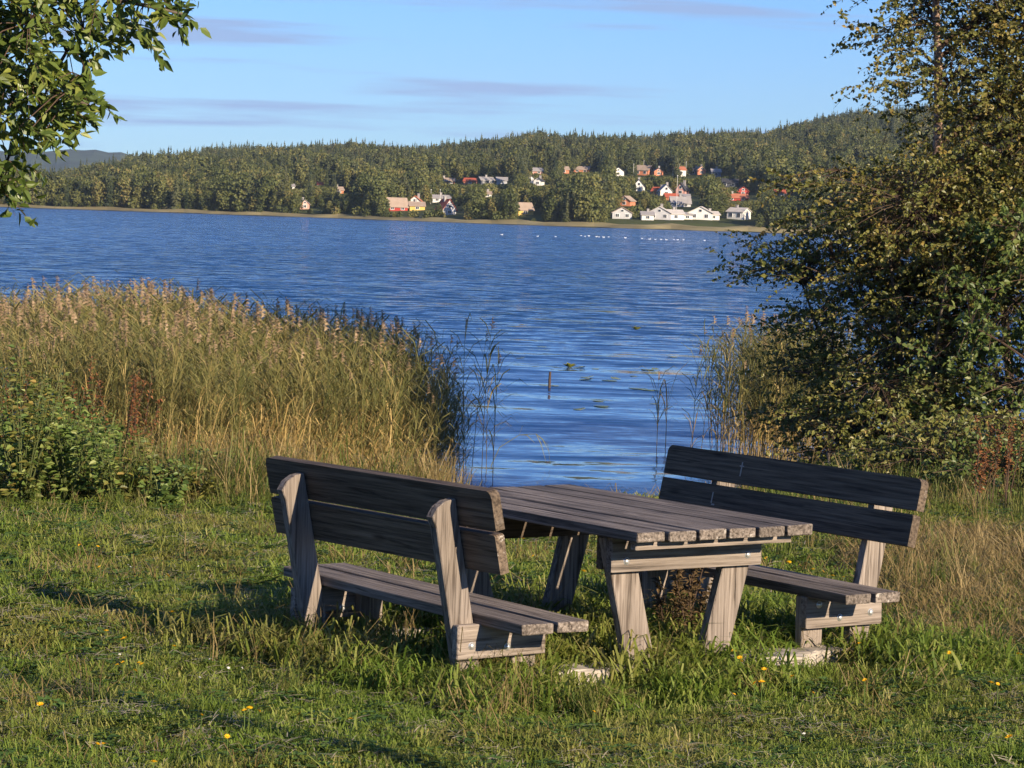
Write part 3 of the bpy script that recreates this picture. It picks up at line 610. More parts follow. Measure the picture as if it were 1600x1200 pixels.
def bench(name, w0, l0, s, label, seat_tilt=0, back_tilt=0, LS=1.83, LB=1.84, yaw=0, b0=0., up0=.27, up1=.27, bz=.38, sw=.146, bh=.145, z_=.575):
    p = Matrix.Rotation(TR, 3, 'Z') @ Vector((w0, l0, 0))
    e = empty(name, (TX + p.x, TY + p.y, 0), TR + yaw, label, 'bench')
    X = lambda x: s * x
    def B(nm, x0, x1, *r, **k): a, b_ = sorted((X(x0), X(x1))); (y0, z0), (y1, z1) = r; return plank(e, nm, (a, y0, z0), (b_, y1, z1), **k)
    for i in range(2):
        x0 = i * (sw + .02)
        B('seat_plank', x0, x0 + sw, (random.uniform(-.01, .01), bz - .045), (LS + random.uniform(-.01, .01), bz), mat='plank', rot=(seat_tilt, random.uniform(-.01, .01), 0))
    tl = R(12); xb = .347
    for i in range(2):
        zc = z_ + (bh/2 + i * (bh + .02)) * math.cos(tl); xc = xb + .0225 + (bh/2 + i * (bh + .02)) * math.sin(tl)
        o = B('back_board', xc - .0225, xc + .0225, (b0 - .012*i, zc - bh/2), (LB, zc + bh/2), mat='board', rot=(back_tilt, s * tl, 0), round_top=.03 if i else .012, jag=.001)
        if s > 0:
            marks = (((.2, .02), (.235, .0), .05), ((.22, .0), (.22, -.05), .1)) if i else ((((.1, .03), (.1, -.02), .1)),)
    for k, yy in enumerate((up0, LS - up1 - .045)):
        sg = 1 if k == 0 else -1; yb = yy
        B('beam', .0, .455, (yb, bz - .047 - .145), (yb + .043, bz - .0475), mat='post', axis='x')
        yl = yb + .0445 if k == 0 else yb - .0505; yr = yl + .049
        pr = [(X(.012), bz - .05), (X(.14), bz - .05), (X(.135), -.12), (X(.02), -.12)]
        prism(e, 'leg', pr if s < 0 else pr[::-1], yl, yr)
        tt = math.tan(tl); fx = lambda z: xb + .0475 + (z - z_) * tt
        top = z_ + .293; wd = .118
        pr = [(X(fx(-.12)), -.12), (X(fx(top)), top)] + [(X(fx(top) + wd * math.sin(R(a)) ), top - .10 * (1 - math.cos(R(a)))) for a in (25, 50, 75)] + [(X(fx(top-.12) + wd), top - .12), (X(fx(-.12) + wd), -.12)]
        prism(e, 'upright', pr if s > 0 else pr[::-1], yl, yr)
        yn = yb if k == 0 else yb
        for bx, bzz in ((.075, bz - .085), (.2, bz - .15), (.385, bz - .135)): bolt(e, X(bx), yb, bzz)
    return e
lb = bench('bench', -.25, -.01, -1, 'weathered wooden bench seen from behind, its back to the left lawn', seat_tilt=R(.8), back_tilt=R(-.35), yaw=R(2.0), b0=.09, LB=1.81, up0=.285, up1=.25, bz=.36, sw=.16, bh=.166, z_=.542)
rb_ = bench('bench', 1.185, .01, 1, 'weathered wooden bench facing left beyond the table, in front of the birch', seat_tilt=R(.2))
# scratches cut into the far bench's boards
for o in [c for c in rb_.children if c.name.startswith('back_board')]:
    top = o.location.z > .75
    mk = MB()
    if top: mk.box((-.0245, .33, -.035), (-.0215, .337, .035)); mk.box((-.0245, .318, .012), (-.0215, .349, .018))
    else: mk.box((-.0245, .50, -.02), (-.0215, .507, .035)); mk.box((-.0245, .478, -.03), (-.0215, .5, -.022))
    o2 = mk.build('scratch', M['carve'], o)

# ------------------------------------------------------------------ concrete slabs under the feet
def slab(px, py, z, lx, ly, h, rz, label):
    bm = bmesh.new(); bmesh.ops.create_cube(bm, size=1)
    for v in bm.verts: v.co = Vector((v.co.x*lx + random.uniform(-.02, .02), v.co.y*ly + random.uniform(-.02, .02), v.co.z*h + random.uniform(-.006, .006)))
    bmesh.ops.subdivide_edges(bm, edges=bm.edges[:], cuts=3, use_grid_fill=True)
    for v in bm.verts: v.co += Vector((random.gauss(0, .006), random.gauss(0, .006), random.gauss(0, .003)))
    me = bpy.data.meshes.new('slab'); bm.to_mesh(me); bm.free(); me.materials.append(M['slab'])
    p = at_z(px, py, z); tag(link('concrete_slab', me, None, (p.x, p.y, z - h/2), (0, 0, rz)), label, 'slab', 'slabs under the furniture')
slab(1192, 1024, .118, .34, .16, .03, TR - .06, 'thin flat stone lying on the ground beam between table and far bench')
def ground_beam(l0, label):
    bm = bmesh.new(); bmesh.ops.create_cube(bm, size=1)
    for v in bm.verts: v.co = Vector((v.co.x*2.3, v.co.y*.16, v.co.z*.17))
    bmesh.ops.subdivide_edges(bm, edges=[e_ for e_ in bm.edges if abs(e_.verts[0].co.x - e_.verts[1].co.x) > 1], cuts=14)
    bmesh.ops.bevel(bm, geom=bm.edges[:], offset=.008, segments=1, affect='EDGES')
    for v in bm.verts: v.co += Vector((random.gauss(0, .003), random.gauss(0, .004), random.gauss(0, .003)))
    me = bpy.data.meshes.new('ground_beam'); bm.to_mesh(me); bm.free(); me.materials.append(M['slab'])
    p = Matrix.Rotation(TR, 3, 'Z') @ Vector((.5, l0 + .08, 0))
    tag(link('ground_beam', me, None, (TX + p.x, TY + p.y, .095 - .085), (0, 0, TR)), label, 'beam', 'ground beams under the furniture')
ground_beam(.215, 'pale ground beam under the near legs of table and benches, half sunk in grass')
ground_beam(1.46, 'pale ground beam under the far legs of table and benches, in the shade')

# ------------------------------------------------------------------ lawn
M['grass'] = foliage('lawn_grass', [(0, (.065, .12, .014)), (.5, (.15, .215, .03)), (.85, (.24, .27, .06)), (1, (.36, .31, .12))], .38,
                     patch=[(0, (.10, .13, .02)), (.5, (.20, .21, .04)), (1, (.36, .30, .12))], inst=True, patch_scale=.75)
M['dry'] = foliage('dry_grass', [(0, (.14, .10, .035)), (.6, (.25, .185, .075)), (1, (.33, .25, .12))], .2, inst=True)
M['tall'] = foliage('tall_grass', [(0, (.055, .085, .015)), (.5, (.10, .125, .025)), (1, (.20, .17, .06))], .25, inst=True)
M['clover'] = foliage('clover_leaf', [(0, (.035, .075, .014)), (1, (.075, .125, .03))], .2, inst=True)
M['thatch'] = foliage('bleached_thatch', [(0, (.18, .15, .09)), (1, (.34, .30, .21))], .1, inst=True)
def blades(n, h0, h1, spread, wd, bend, mat, name, seed, lean=0):
    r = random.Random(seed); mb = MB()
    for i in range(n):
        a = r.uniform(0, 6.28); rad = spread * math.sqrt(r.random()); b0 = Vector((rad*math.cos(a), rad*math.sin(a), -.01)); h = r.uniform(h0, h1)
        da = r.uniform(0, 6.28); d = Vector((math.cos(da), math.sin(da), 0)) * h * bend * r.uniform(.3, 1.3) + Vector((lean*h, 0, 0)); sd = Vector((-math.sin(da + r.uniform(-1, 1)), math.cos(da), 0)).normalized()
        p = [b0, b0 + d*.15 + Vector((0,0,h*.5)), b0 + d*.55 + Vector((0,0,h*.85)), b0 + d*1.1 + Vector((0,0,h*(1 - .35*bend)))]
        w_ = wd * r.uniform(.7, 1.3); mb.strip(p, [w_*.8, w_, w_*.7, w_*.12], sd*.5, 0, r.random())
    return mb.build(name, mat, do_link=False)
gp_ = [blades(30, .035, .08, .085, .0055, .8, M['grass'], 'lawn_tuft', 100+i) for i in range(4)]
gp_ += [blades(24, .06, .13, .07, .006, .7, M['grass'], 'long_tuft', 120), blades(16, .08, .19, .08, .0042, 1.5, M['dry'], 'dry_tuft', 121)]
mb = MB(); rr = random.Random(5)
for i in range(16):
    a = rr.uniform(0, 6.28); q = .08*math.sqrt(rr.random()); p = Vector((q*math.cos(a), q*math.sin(a), rr.uniform(.02, .055)))
    for k_ in range(3): mb.leaf(p, (math.cos(a+2.1*k_), math.sin(a+2.1*k_), .25), (0, 0, 1), .022, .02, 0, rr.random())
gp_.append(mb.build('clover_tuft', M['clover'], do_link=False))
mb = MB()
for i in range(14):
    a = rr.uniform(0, 6.28); q = .09*math.sqrt(rr.random()); p = Vector((q*math.cos(a), q*math.sin(a), rr.uniform(.025, .06))); b_ = rr.uniform(0, 6.28); d = Vector((math.cos(b_), math.sin(b_), rr.uniform(-.2, .3)))
    mb.strip([p, p + d*.04, p + d*.075 - Vector((0,0,.006))], [.003, .003, .001], Vector((-d.y, d.x, .2))*.6, 0, rr.random())
gp_.append(mb.build('thatch_tuft', M['thatch'], do_link=False))
def tl_frame(x, y):
    c, s = math.cos(TR), math.sin(TR); dx, dy = x - TX, y - TY; return dx*c + dy*s, -dx*s + dy*c       # w, l
n = 70000
yy = np.sqrt(rng.uniform(9.0**2, 26.5**2, n)); xx = rng.uniform(-1, 1, n) * (.19 * yy + 1.1)
okm = yy < bank_edge(xx) + 1.0
xx, yy = xx[okm], yy[okm]; n = len(xx); ww, ll = tl_frame(xx, yy)
near = ((ww > -1.0) & (ww < 1.95) & (ll > -.25) & (ll < 2.2))
kind = rng.choice(4, n); pr_ = rng.random(n); patch = np.sin(xx*2.1+.7*yy) * np.sin(yy*1.4 - xx*.8) + .4*np.sin(xx*5.3+1.1)*np.sin(yy*4.7)
kind = np.where(pr_ < .06 + .08*(patch > .5), 4, kind); kind = np.where((pr_ > .90), 6, kind); kind = np.where((pr_ > .79) & (pr_ <= .89), 7, kind)
kind = np.where((pr_ > .785) & (pr_ <= .79), 5, kind)
kind = np.where(near & (pr_ < .46), np.where(rng.random(n) < .88, 4, 5), kind)
dryR = (xx > 1.9 + .05*(yy-14)) & (yy > 13.2) & (yy < 19) & (pr_ < .24)
kind = np.where(dryR, np.where(rng.random(n) < .6, 5, 4), kind)
far = yy > 16
s = rng.uniform(.75, 1.25, n) * np.where(far, 1.15, 1.0); s = np.where(near & (kind < 5), s*1.85, s); s = np.where(yy < 12, s*.85, s)
inside = np.zeros(n, bool)
for l0, spans in ((.215, ((.72, 1.33), (-.22, .08))), (1.46, ((-.42, .02), (.92, 1.2)))):
    for w0_, w1_ in spans:
        mw = (ww > w0_) & (ww < w1_); inside |= mw & (ll > l0 + .0) & (ll < l0 + .16)
        s = np.where(mw & (ll > l0 - .55) & (ll <= l0), s*.45, s)
sel = ~inside
P = np.stack([xx, yy, gz(xx, yy)], -1)[sel]; n = len(P)
scatter('lawn_grass', P, np.stack([rng.normal(0, .12, n), rng.normal(0, .12, n), rng.uniform(0, 6.28, n)], -1), np.stack([s[sel]]*3, -1), kind[sel], gp_, 'rough mown grass with clover and dry tufts')

# ------------------------------------------------------------------ tall grass along the bank and round the furniture
tp = [blades(16, .35, .75, .10, .008, .55, M['tall'], 'tall_tuft', 130, .05), blades(14, .35, .8, .10, .006, .6, M['dry'], 'tall_dry_tuft', 131, .1), blades(18, .25, .5, .10, .008, .8, M['tall'], 'mid_tuft', 132)]
pts = []; 
def tufts(n, u0, u1, y0, y1, kinds, s0, s1):
    for _ in range(n):
        y = math.sqrt(random.uniform(y0*y0, y1*y1)); x = (random.uniform(u0, u1) - 800) / F * y
        pts.append((x, y, float(gz(x, y)), random.choice(kinds), random.uniform(s0, s1)))
tufts(420, 1380, 1850, 20.0, 25.0, (0, 0, 2, 1), .3, .62)
tufts(80, 1390, 1540, 14.8, 18.0, (1, 1, 2), .3, .65)
tufts(60, 1150, 1400, 17, 22, (1, 2, 0), .4, .8)
tufts(160, -250, 440, 21.0, 22.8, (0, 2, 1, 1), .55, 1.0)
tufts(150, -250, 460, 18.8, 20.6, (2, 2, 0, 1), .25, .5)
tufts(150, 130, 460, 19.4, 21.5, (0, 2, 1), .45, .9)
tufts(230, 380, 720, 21.0, 24.5, (1, 1, 0), .6, 1.0)
tufts(60, 420, 900, 11.6, 13.4, (1, 2, 2), .3, .6)
tufts(26, 980, 1140, 12.3, 14, (1, 2), .3, .55)
tufts(26, 1230, 1480, 12.9, 14.6, (1, 2), .25, .5)
tufts(34, 330, 500, 12.2, 14, (1, 1, 2), .25, .5)
tufts(26, 700, 980, 11.2, 12.0, (2, 2, 1), .25, .5)
pts = np.array(pts); n = len(pts)
scatter('tall_grass', pts[:, :3], np.stack([rng.normal(0, .1, n), rng.normal(0, .1, n), rng.uniform(0, 6.28, n)], -1), np.stack([pts[:, 4]]*3, -1), pts[:, 3], tp, 'long green and straw-coloured grass along the bank')

# ------------------------------------------------------------------ reeds
M['reed'] = foliage('reed_leaf', [(0, (.085, .098, .030)), (.5, (.17, .16, .052)), (.85, (.28, .225, .08)), (1, (.38, .28, .115))], .25, inst=True)
M['straw'] = foliage('reed_straw', [(0, (.20, .135, .045)), (.6, (.34, .24, .085)), (1, (.44, .33, .14))], .15, inst=True)
M['plume'] = foliage('reed_plume', [(0, (.19, .125, .07)), (.6, (.29, .20, .115)), (1, (.38, .28, .17))], .2, inst=True)
def reed_mesh(seed, h=2.2, plume=True, dry=False, bend=.02):
    r = random.Random(seed); mb = MB(); lean = r.uniform(-.05, .05)
    def ax(t): return Vector((lean*h*t + bend*h*t*t, .02*math.sin(t*5+seed), h*t))
    mb.tube([ax(t) for t in (-.1, .2, .45)], [.0075 if dry else .0055, .0068 if dry else .0052, .005], 3, 1, cap=False); mb.tube([ax(t) for t in (.45, .75, 1)], [.0045, .0035, .002], 3, 1 if dry else 0, cap=False)
    nl = 5 if dry else 17
    for i in range(nl):
        t = .2 + .74*i/nl + r.uniform(-.03, .03); p = ax(t); a = r.choice((0, math.pi)) + r.gauss(0, .8) + (.0 if r.random() < .35 else 0)
        if r.random() < .3: a = r.gauss(0, .7)
        ln = r.uniform(.24, .44) * (1.1 - .3*abs(t-.6)); d = Vector((math.cos(a), math.sin(a), 0)); up = r.uniform(1.2, 2.4) if not dry else r.uniform(2, 3.2); low = t < .42
        q = [p, p + d*ln*.3 + Vector((0,0,ln*.32*up)), p + d*ln*.68 + Vector((0,0,ln*.45*up)), p + d*ln + Vector((0,0,ln*(.45*up - .22)))]
        wd = r.uniform(.006, .010); mb.strip(q, [wd*.6, wd, wd*.7, .001], Vector((-d.y, d.x, r.uniform(-.7, .7))).normalized(), 1 if (dry or (low and r.random() < .75)) else 0, r.random())
    if plume:
        p = ax(1)
        for i in range(13):
            t = i/13; b0 = p + Vector((.0, 0, -.04 + .14*t)); a = r.gauss(0, 1.2); ln = .07*(1-.55*t)*r.uniform(.6, 1.2); d = Vector((math.cos(a)*.8+.35, math.sin(a)*.8, .55)).normalized()
            mb.strip([b0, b0 + d*ln*.6, b0 + d*ln + Vector((.01, 0, -.02))], [.004, .006, .001], Vector((-d.z, .6, d.x)).normalized(), 2, r.random())
    return mb
RM = [M['reed'], M['straw'], M['plume']]
rp2 = [reed_mesh(200+i, plume=i < 2).build('reed', RM, do_link=False) for i in range(5)] + [reed_mesh(210+i, plume=False).build('reed', RM, do_link=False) for i in range(2)] + [reed_mesh(220+i, 1.5, False, True).build('dry_reed', RM, do_link=False) for i in range(3)]
TOP = [(-300, 462), (0, 462), (60, 458), (150, 448), (250, 452), (330, 462), (420, 472), (500, 484), (560, 492), (640, 500), (690, 512), (720, 545), (760, 580)]
pts = []
while len(pts) < 5000:
    y = math.sqrt(random.uniform(22.5**2, 36.5**2)); u = random.uniform(-260, 745)
    if y < 22 + max(0, (u - 300)) * .02: continue
    if u > 610 and random.random() < (u - 610)/135: continue
    x = (u - 800)/F*y; yb = 34.5 if u > 300 else 32
    ztop = CAMZ - (float(np.interp(u, [p[0] for p in TOP], [p[1] for p in TOP])) - hor(u)) / F * yb; z0 = max(float(gz(x, y)), WZ - .15)
    h = max(.9, (ztop - z0) * random.uniform(.78, 1.0))
    if u > 640: h *= random.uniform(.75, 1)
    k_ = random.choice((0, 1, 2, 3, 4, 0, 1, 2, 3, 4, 5, 6))
    if u > 380 and y < 31.5 and random.random() < (.8 if y < 27 else .5): k_ = random.choice((7, 8, 9)); h *= random.uniform(.6, .95)
    elif random.random() < .10: k_ = random.choice((7, 8, 9))
    pts.append((x, y, z0, k_, h/2.2 if k_ < 7 else h/2.2*1.1))
nl_ = len(pts)
while len(pts) < nl_ + 340:            # sparse bed before the right-hand bushes
    u = random.gauss(1215, 55); y = random.uniform(37, 43)
    if not 1072 < u < 1420 or (u < 1110 and random.random() < .6): continue
    x = (u - 800)/F*y; pts.append((x, y, WZ - .1, random.choice((0, 1, 2, 3, 5, 6)), random.uniform(.68, .95)))
pts = np.array(pts); n = len(pts)
scatter('reed_bed', pts[:, :3], np.stack([rng.normal(0, .05, n), rng.normal(.02, .06, n), rng.normal(0, .5, n)], -1), np.stack([pts[:, 4]]*3, -1), pts[:, 3], rp2, 'dense beds of plumed lake reed')
# single reeds standing clear of the bed
for i, (u, v0, v1, lab) in enumerate(((752, 742, 520, 'tallest single reed clear of the bed edge, with a plume'), (770, 746, 575, 'single reed with a plume standing right of the bed'), (736, 748, 540, 'leafy single reed at the outer edge of the bed'),
        (724, 742, 520, 'single plumed reed just inside the outer edge of the bed'), (760, 735, 600, 'short leafy reed between the outermost single reeds'), (1026, 700, 600, 'thin single reed alone before the right reed bed'), (1040, 695, 615, 'pale broken reed left of the right reed bed'), (1082, 690, 560, 'single reed at the left edge of the right reed bed'))):
    p = at_z(u, v0, WZ); h = (v0 - v1) / F * p.y; e = empty('reed', p, random.uniform(-.4, .4), lab, 'reed', 'single reeds'); o = reed_mesh(300+i, h + .1, i not in (4, 6), i == 6, .03).build('stem_and_leaves', RM, e)
p = at_z(762, 728, WZ); mb = MB()
ar = [Vector((0, 0, -.1)), Vector((.15, 0, .25)), Vector((.4, 0, .42)), Vector((.62, .02, .44)), Vector((.78, .03, .30)), Vector((.82, .03, .05))]
mb.tube(ar, [.007, .006, .005, .004, .003, .002], 4, 0)
for q, d in ((ar[2], (.5, .1, -.25)), (ar[3], (.45, 0, -.6)), (ar[3], (.35, -.1, -.9)), (ar[1], (.3, .2, .25)), (ar[2], (.2, 0, .35))):
    d = Vector(d); mb.strip([q, q + d*.2 + Vector((0,0,.05)), q + d*.42], [.008, .012, .001], Vector((.3, .9, .3)).normalized(), 0)
e = empty('bent_reed', p, 0, 'bent reed arching down to the water right of the left bed', 'reed'); mb.build('stem_and_leaves', RM, e)

# ------------------------------------------------------------------ leafy plants
def limb(mb, a, b_, r0, r1, sag=.1, n=5, seg=6):
    a, b_ = Vector(a), Vector(b_); pts_ = [a.lerp(b_, i/n) + Vector((0, 0, -sag*(a-b_).length*4*(i/n)*(1-i/n)*-1)) + Vector((random.gauss(0, .01), random.gauss(0, .01), 0))*(a-b_).length*.6*(0 < i < n) for i in range(n+1)]
    mb.tube(pts_, [r0 + (r1-r0)*i/n for i in range(n+1)], seg); return pts_
def leafy(name, label, cat, base, hubs, trunks, twigs, leaf, mats, group=None, droop=.3, per=11, trunk_name='trunk', spread=None, fold=.5):
    """a woody plant: trunk polylines, limbs to the hubs, twigs and leaves. twigs: list of (point, direction, length)"""
    e = empty(name, base, 0, label, cat, group); B = Vector(base)
    tm = MB(); axis = []
    for pl, r0, r1 in trunks:
        k_ = len(pl); tm.tube([Vector(q) - B for q in pl], [r0 + (r1-r0)*i/(k_-1) for i in range(k_)], 9); axis += [Vector(pl[i]).lerp(Vector(pl[i+1]), j/6) for i in range(k_-1) for j in range(6)]
    tm.build(trunk_name, mats[0], e, smooth=True)
    lm = MB(); lp = list(axis)
    for h_ in hubs:
        h_ = Vector(h_); 
        def cost(q):
            dh = math.hypot(q.x - h_.x, q.y - h_.y); return abs(q.z - (h_.z - .45*dh)) + .5*dh + random.uniform(0, .35)
        a = min(axis, key=cost); L_ = (a - h_).length
        q = limb(lm, a - B, h_ - B, .006 + .011*L_, .004, .05, 6, 5); lp += [x + B for x in q]
    cm = MB(); tw = MB(); lpa = np.array([tuple(q) for q in lp])
    for (p, d, ln) in twigs:
        p = Vector(p); d = Vector(d).normalized(); j = int(np.argmin(((lpa - np.array(p))**2).sum(1))); a = Vector(lpa[j])
        if .02 < (a-p).length < .9: lm.tube([a - B, (a+p)/2 - B + Vector((0,0,.03)), p - B], [.004, .003, .0022], 3, cap=False)
        pts_ = [p + d*ln*t_ + Vector((0, 0, -droop*ln*t_*t_)) for t_ in (0, .35, .7, 1)]
        tw.tube([q - B for q in pts_], [.0025, .002, .0016, .001], 3, cap=False)
        tone = random.random()
        for i in range(per):
            t_ = (i + random.random())/per; q = p + d*ln*t_ + Vector((0, 0, -droop*ln*t_*t_))
            dd = d*.5 + Vector((random.gauss(0, .7), random.gauss(0, .7), random.gauss(-.25, .5))); nn = Vector((random.gauss(.2, .7), random.gauss(-.4, .7), random.gauss(.6, .6)))
            s_ = leaf[0]*random.uniform(.65, 1.2); cm.leaf(q - B + Vector((random.gauss(0, .012), random.gauss(0, .012), 0)), dd, nn, s_, s_*leaf[1], 0, min(1, max(0, tone*.6 + random.random()*.4)))
    if lm.n: tag(lm.build('limbs', mats[1], e), None, None, None, 'stuff')
    tag(tw.build('twigs', mats[1], e), None, None, None, 'stuff')
    tag(cm.build('crown', mats[2], e), None, None, None, 'stuff'); return e
M['birchbark'] = None
mt, t, b = newmat('birch_bark'); M['birchbark'] = mt; k = nd(t, 'ShaderNodeTexCoord'); q = nd(t, 'ShaderNodeMapping'); q.inputs['Scale'].default_value = (9, 9, 40); t.links.new(k.outputs['Object'], q.inputs[0])
n_ = nd(t, 'ShaderNodeTexNoise', Scale=1.0, Detail=5.0); t.links.new(q.outputs[0], n_.inputs['Vector']); r_ = ramp(t, [(.36, (.06, .04, .03)), (.5, (.26, .17, .12)), (.75, (.46, .36, .29))]); t.links.new(n_.outputs['Fac'], r_.inputs[0]); t.links.new(r_.outputs[0], b.inputs['Base Color']); b.inputs['Roughness'].default_value = .7
M['birchleaf'] = foliage('birch_leaf', [(0, (.075, .085, .018)), (.45, (.145, .145, .032)), (.8, (.23, .185, .045)), (1, (.31, .20, .055))], .28, rough=.45, spec=.4)
M['alderleaf'] = foliage('willow_leaf', [(0, (.075, .09, .02)), (.55, (.15, .16, .036)), (.9, (.23, .195, .048)), (1, (.31, .21, .055))], .25, rough=.45, spec=.4)
M['greenleaf'] = foliage('fresh_leaf', [(0, (.045, .095, .018)), (.6, (.095, .165, .035)), (1, (.17, .23, .065))], .28, rough=.45, spec=.4)
M['oliveleaf'] = foliage('olive_green_leaf', [(0, (.05, .085, .018)), (.6, (.11, .15, .034)), (1, (.19, .20, .055))], .28, rough=.45, spec=.4)
M['cherryleaf'] = foliage('bird_cherry_leaf', [(0, (.05, .085, .016)), (.6, (.12, .165, .03)), (1, (.25, .27, .055))], .28, rough=.4, spec=.45)
def sample(dens, u0, u1, v0, v1, y0, y1, n, cx, up=.25, ln=(.25, .5), out=.8):
    """twigs spread through a region of the picture at its real depth; cx: column of the trunk"""
    tw = []
    while len(tw) < n:
        u, v = random.uniform(u0, u1), random.uniform(v0, v1)
        if random.random() > dens(u, v): continue
        p = at(u, v, random.gauss((y0+y1)/2, (y1-y0)/4)); c = at(cx, v, (y0+y1)/2); d = Vector((p.x-c.x, p.y-c.y, 0)); d = d.normalized() if d.length > .05 else Vector((0, -1, 0))
        tw.append((p, d*out + Vector((random.gauss(0, .45), random.gauss(0, .45), random.gauss(up, .3))), random.uniform(*ln)))
    return tw
def edge(tab, soft):
    ys_ = [q[0] for q in tab]; xs_ = [q[1] for q in tab]
    def f_(u, v):
        e_ = np.interp(v, ys_, xs_) + 22*math.sin(v*.085) + 12*math.sin(v*.21+1); return min(1, max(0, (u - e_)/soft))**1.3
    return f_
# birch: slim pale trunk leaving the top of the picture
BY = 27.6
bp_ = [at(1482, 800, BY), at(1476, 640, BY), at(1470, 480, BY), at(1458, 330, BY), at(1466, 210, BY), at(1466, 90, BY), at(1462, 0, BY), at(1464, -140, BY), at(1470, -330, BY), at(1474, -520, BY)]
bp_[0].z = float(gz(bp_[0].x, BY)) - .1
fd = edge([(-500, 1440), (-200, 1360), (0, 1305), (60, 1290), (110, 1325), (160, 1330), (200, 1400), (230, 1400), (260, 1250), (300, 1205), (340, 1200), (400, 1240), (450, 1260), (520, 1300)], 170)
def bd(u, v):
    gap = .35 + .65*(.5+.5*math.sin(u*.045+v*.02)*math.sin(v*.05-u*.013)); return fd(u, v) * ((.35+.65*gap) if v < 210 else .6+.4*gap)
tw = sample(bd, 1190, 1800, -380, 470, BY-1.5, BY+1.5, 4600, 1466, .2)
hubs = [random.choice(tw)[0] for _ in range(46)]
birch = leafy('birch_tree', 'slender birch with a pale trunk and yellowing leaves beside the water', 'tree', tuple(bp_[0]), hubs, [([tuple(q) for q in bp_], .065, .02)], tw, (.046, .8), (M['birchbark'], M['twig'], M['birchleaf']), droop=.45, per=15)
# second birch at the picture's right edge
b2 = [at(1590, 800, 28.6), at(1578, 600, 28.6), at(1563, 400, 28.6), at(1560, 220, 28.6), at(1566, 60, 28.6), at(1570, -100, 28.6), at(1575, -350, 28.6)]; b2[0].z = float(gz(b2[0].x, 28.6)) - .1
tw = sample(lambda u, v: (.9 if v < 420 else .5)*min(1, max(0, (u-1450)/70)), 1440, 1800, -330, 540, 27.4, 29.6, 1750, 1564, .2)
leafy('birch_tree', 'second birch with greener leaves at the right edge of the picture', 'tree', tuple(b2[0]), [random.choice(tw)[0] for _ in range(26)], [([tuple(q) for q in b2], .05, .015)], tw, (.05, .8), (M['birchbark'], M['twig'], M['alderleaf']), droop=.4, per=14)
# willow thicket under the birches
def shrub(label, cx, y, tab, u1, v0, v1, n, mat, leaf=(.046, .66), soft=60, stems=5, foot=770, base_dens=1.0):
    fe = edge(tab, soft); base = at(cx, foot, y); base.z = float(gz(base.x, y)) - .05
    tw = sample(lambda u, v: fe(u, v)*base_dens*(.55+.45*math.sin(u*.05+v*.031+cx)*math.sin(v*.043-u*.02)), min(q[1] for q in tab)-30, u1, v0, v1, y-1.0, y+1.0, n, cx, .15, (.2, .45))
    tr = [([tuple(base + Vector((random.gauss(0, .12), random.gauss(0, .12), 0))), tuple(base.lerp(h_, .5) + Vector((random.gauss(0, .1), 0, .15))), tuple(h_)], .028, .008) for h_ in (random.choice(tw)[0] for _ in range(stems))]
    return leafy('willow_shrub', label, 'shrub', tuple(base), [random.choice(tw)[0] for _ in range(24)], tr, tw, leaf, (M['bark'], M['twig'], mat), 'shrubs by the water', .25, 14, 'stems')
shrub('dense willow shrub overhanging the water left of the birch', 1330, 28.0, [(370, 1150), (395, 1140), (425, 1150), (440, 1240), (480, 1225), (520, 1195), (600, 1200), (680, 1205), (720, 1260), (770, 1310)], 1480, 370, 755, 1500, M['alderleaf'], stems=7)
shrub('olive willow shrub under the birch trunk', 1440, 27.2, [(240, 1380), (330, 1330), (450, 1330), (560, 1290), (700, 1290), (760, 1320)], 1560, 250, 770, 1500, M['alderleaf'])
shrub('broad-leaved green shrub at the right edge under the second birch', 1570, 26.0, [(320, 1540), (400, 1490), (520, 1470), (650, 1440), (790, 1450)], 1780, 320, 790, 1150, M['oliveleaf'], (.062, .72))
shrub('low shrub behind the far corner of the bench facing left', 1330, 26.4, [(600, 1280), (660, 1235), (720, 1240), (775, 1270)], 1470, 590, 775, 600, M['alderleaf'], stems=4)
shrub('low olive undergrowth at the foot of the birches', 1480, 23.6, [(640, 1400), (700, 1330), (760, 1345), (800, 1400)], 1780, 650, 800, 900, M['alderleaf'], stems=6, foot=800)
shrub('low green undergrowth at the right edge below the birches', 1580, 22.6, [(670, 1480), (740, 1450), (820, 1480)], 1800, 680, 815, 600, M['oliveleaf'], stems=5, foot=810)
# bird cherry whose branches hang in at the upper left; its trunk stands outside the picture
CY = 14.0
def cd_(u, v):
    if v < 62 + 10*math.sin(u*.1): lim = 272 - max(0, v - 25)*1.1
    else: lim = float(np.interp(v, [62, 70, 110, 150, 185, 205, 215, 250, 300, 335], [195, 150, 138, 140, 118, 90, 10, 20, 15, 0]))
    if u > lim: return 0
    if v > 215 and v < 250 and u > -40: return .05
    return .85 if u < 150 else .42
tw = sample(cd_, -420, 270, -320, 305, CY-.5, CY+.5, 1300, -500, -.25, (.10, .22), .6)
c0 = Vector((-4.3, CY + .3, 0)); tr = [(( -4.3, CY+.3, -.1), (-4.25, CY+.25, 1.2), (-4.1, CY+.2, 2.4), (-3.95, CY, 3.6), (-3.9, CY, 4.8))]
main = [[tuple(Vector((-4.1, CY+.2, 2.4))), tuple(at(-200, 60, CY)), tuple(at(-20, -10, CY)), tuple(at(120, -14, CY)), tuple(at(225, 8, CY)), tuple(at(285, 22, CY))],
        [tuple(Vector((-4.15, CY+.2, 2.1))), tuple(at(-250, 200, CY)), tuple(at(-60, 120, CY)), tuple(at(60, 130, CY)), tuple(at(150, 170, CY))],
        [tuple(Vector((-4.2, CY+.2, 1.7))), tuple(at(-220, 260, CY)), tuple(at(-80, 250, CY)), tuple(at(25, 285, CY))]]
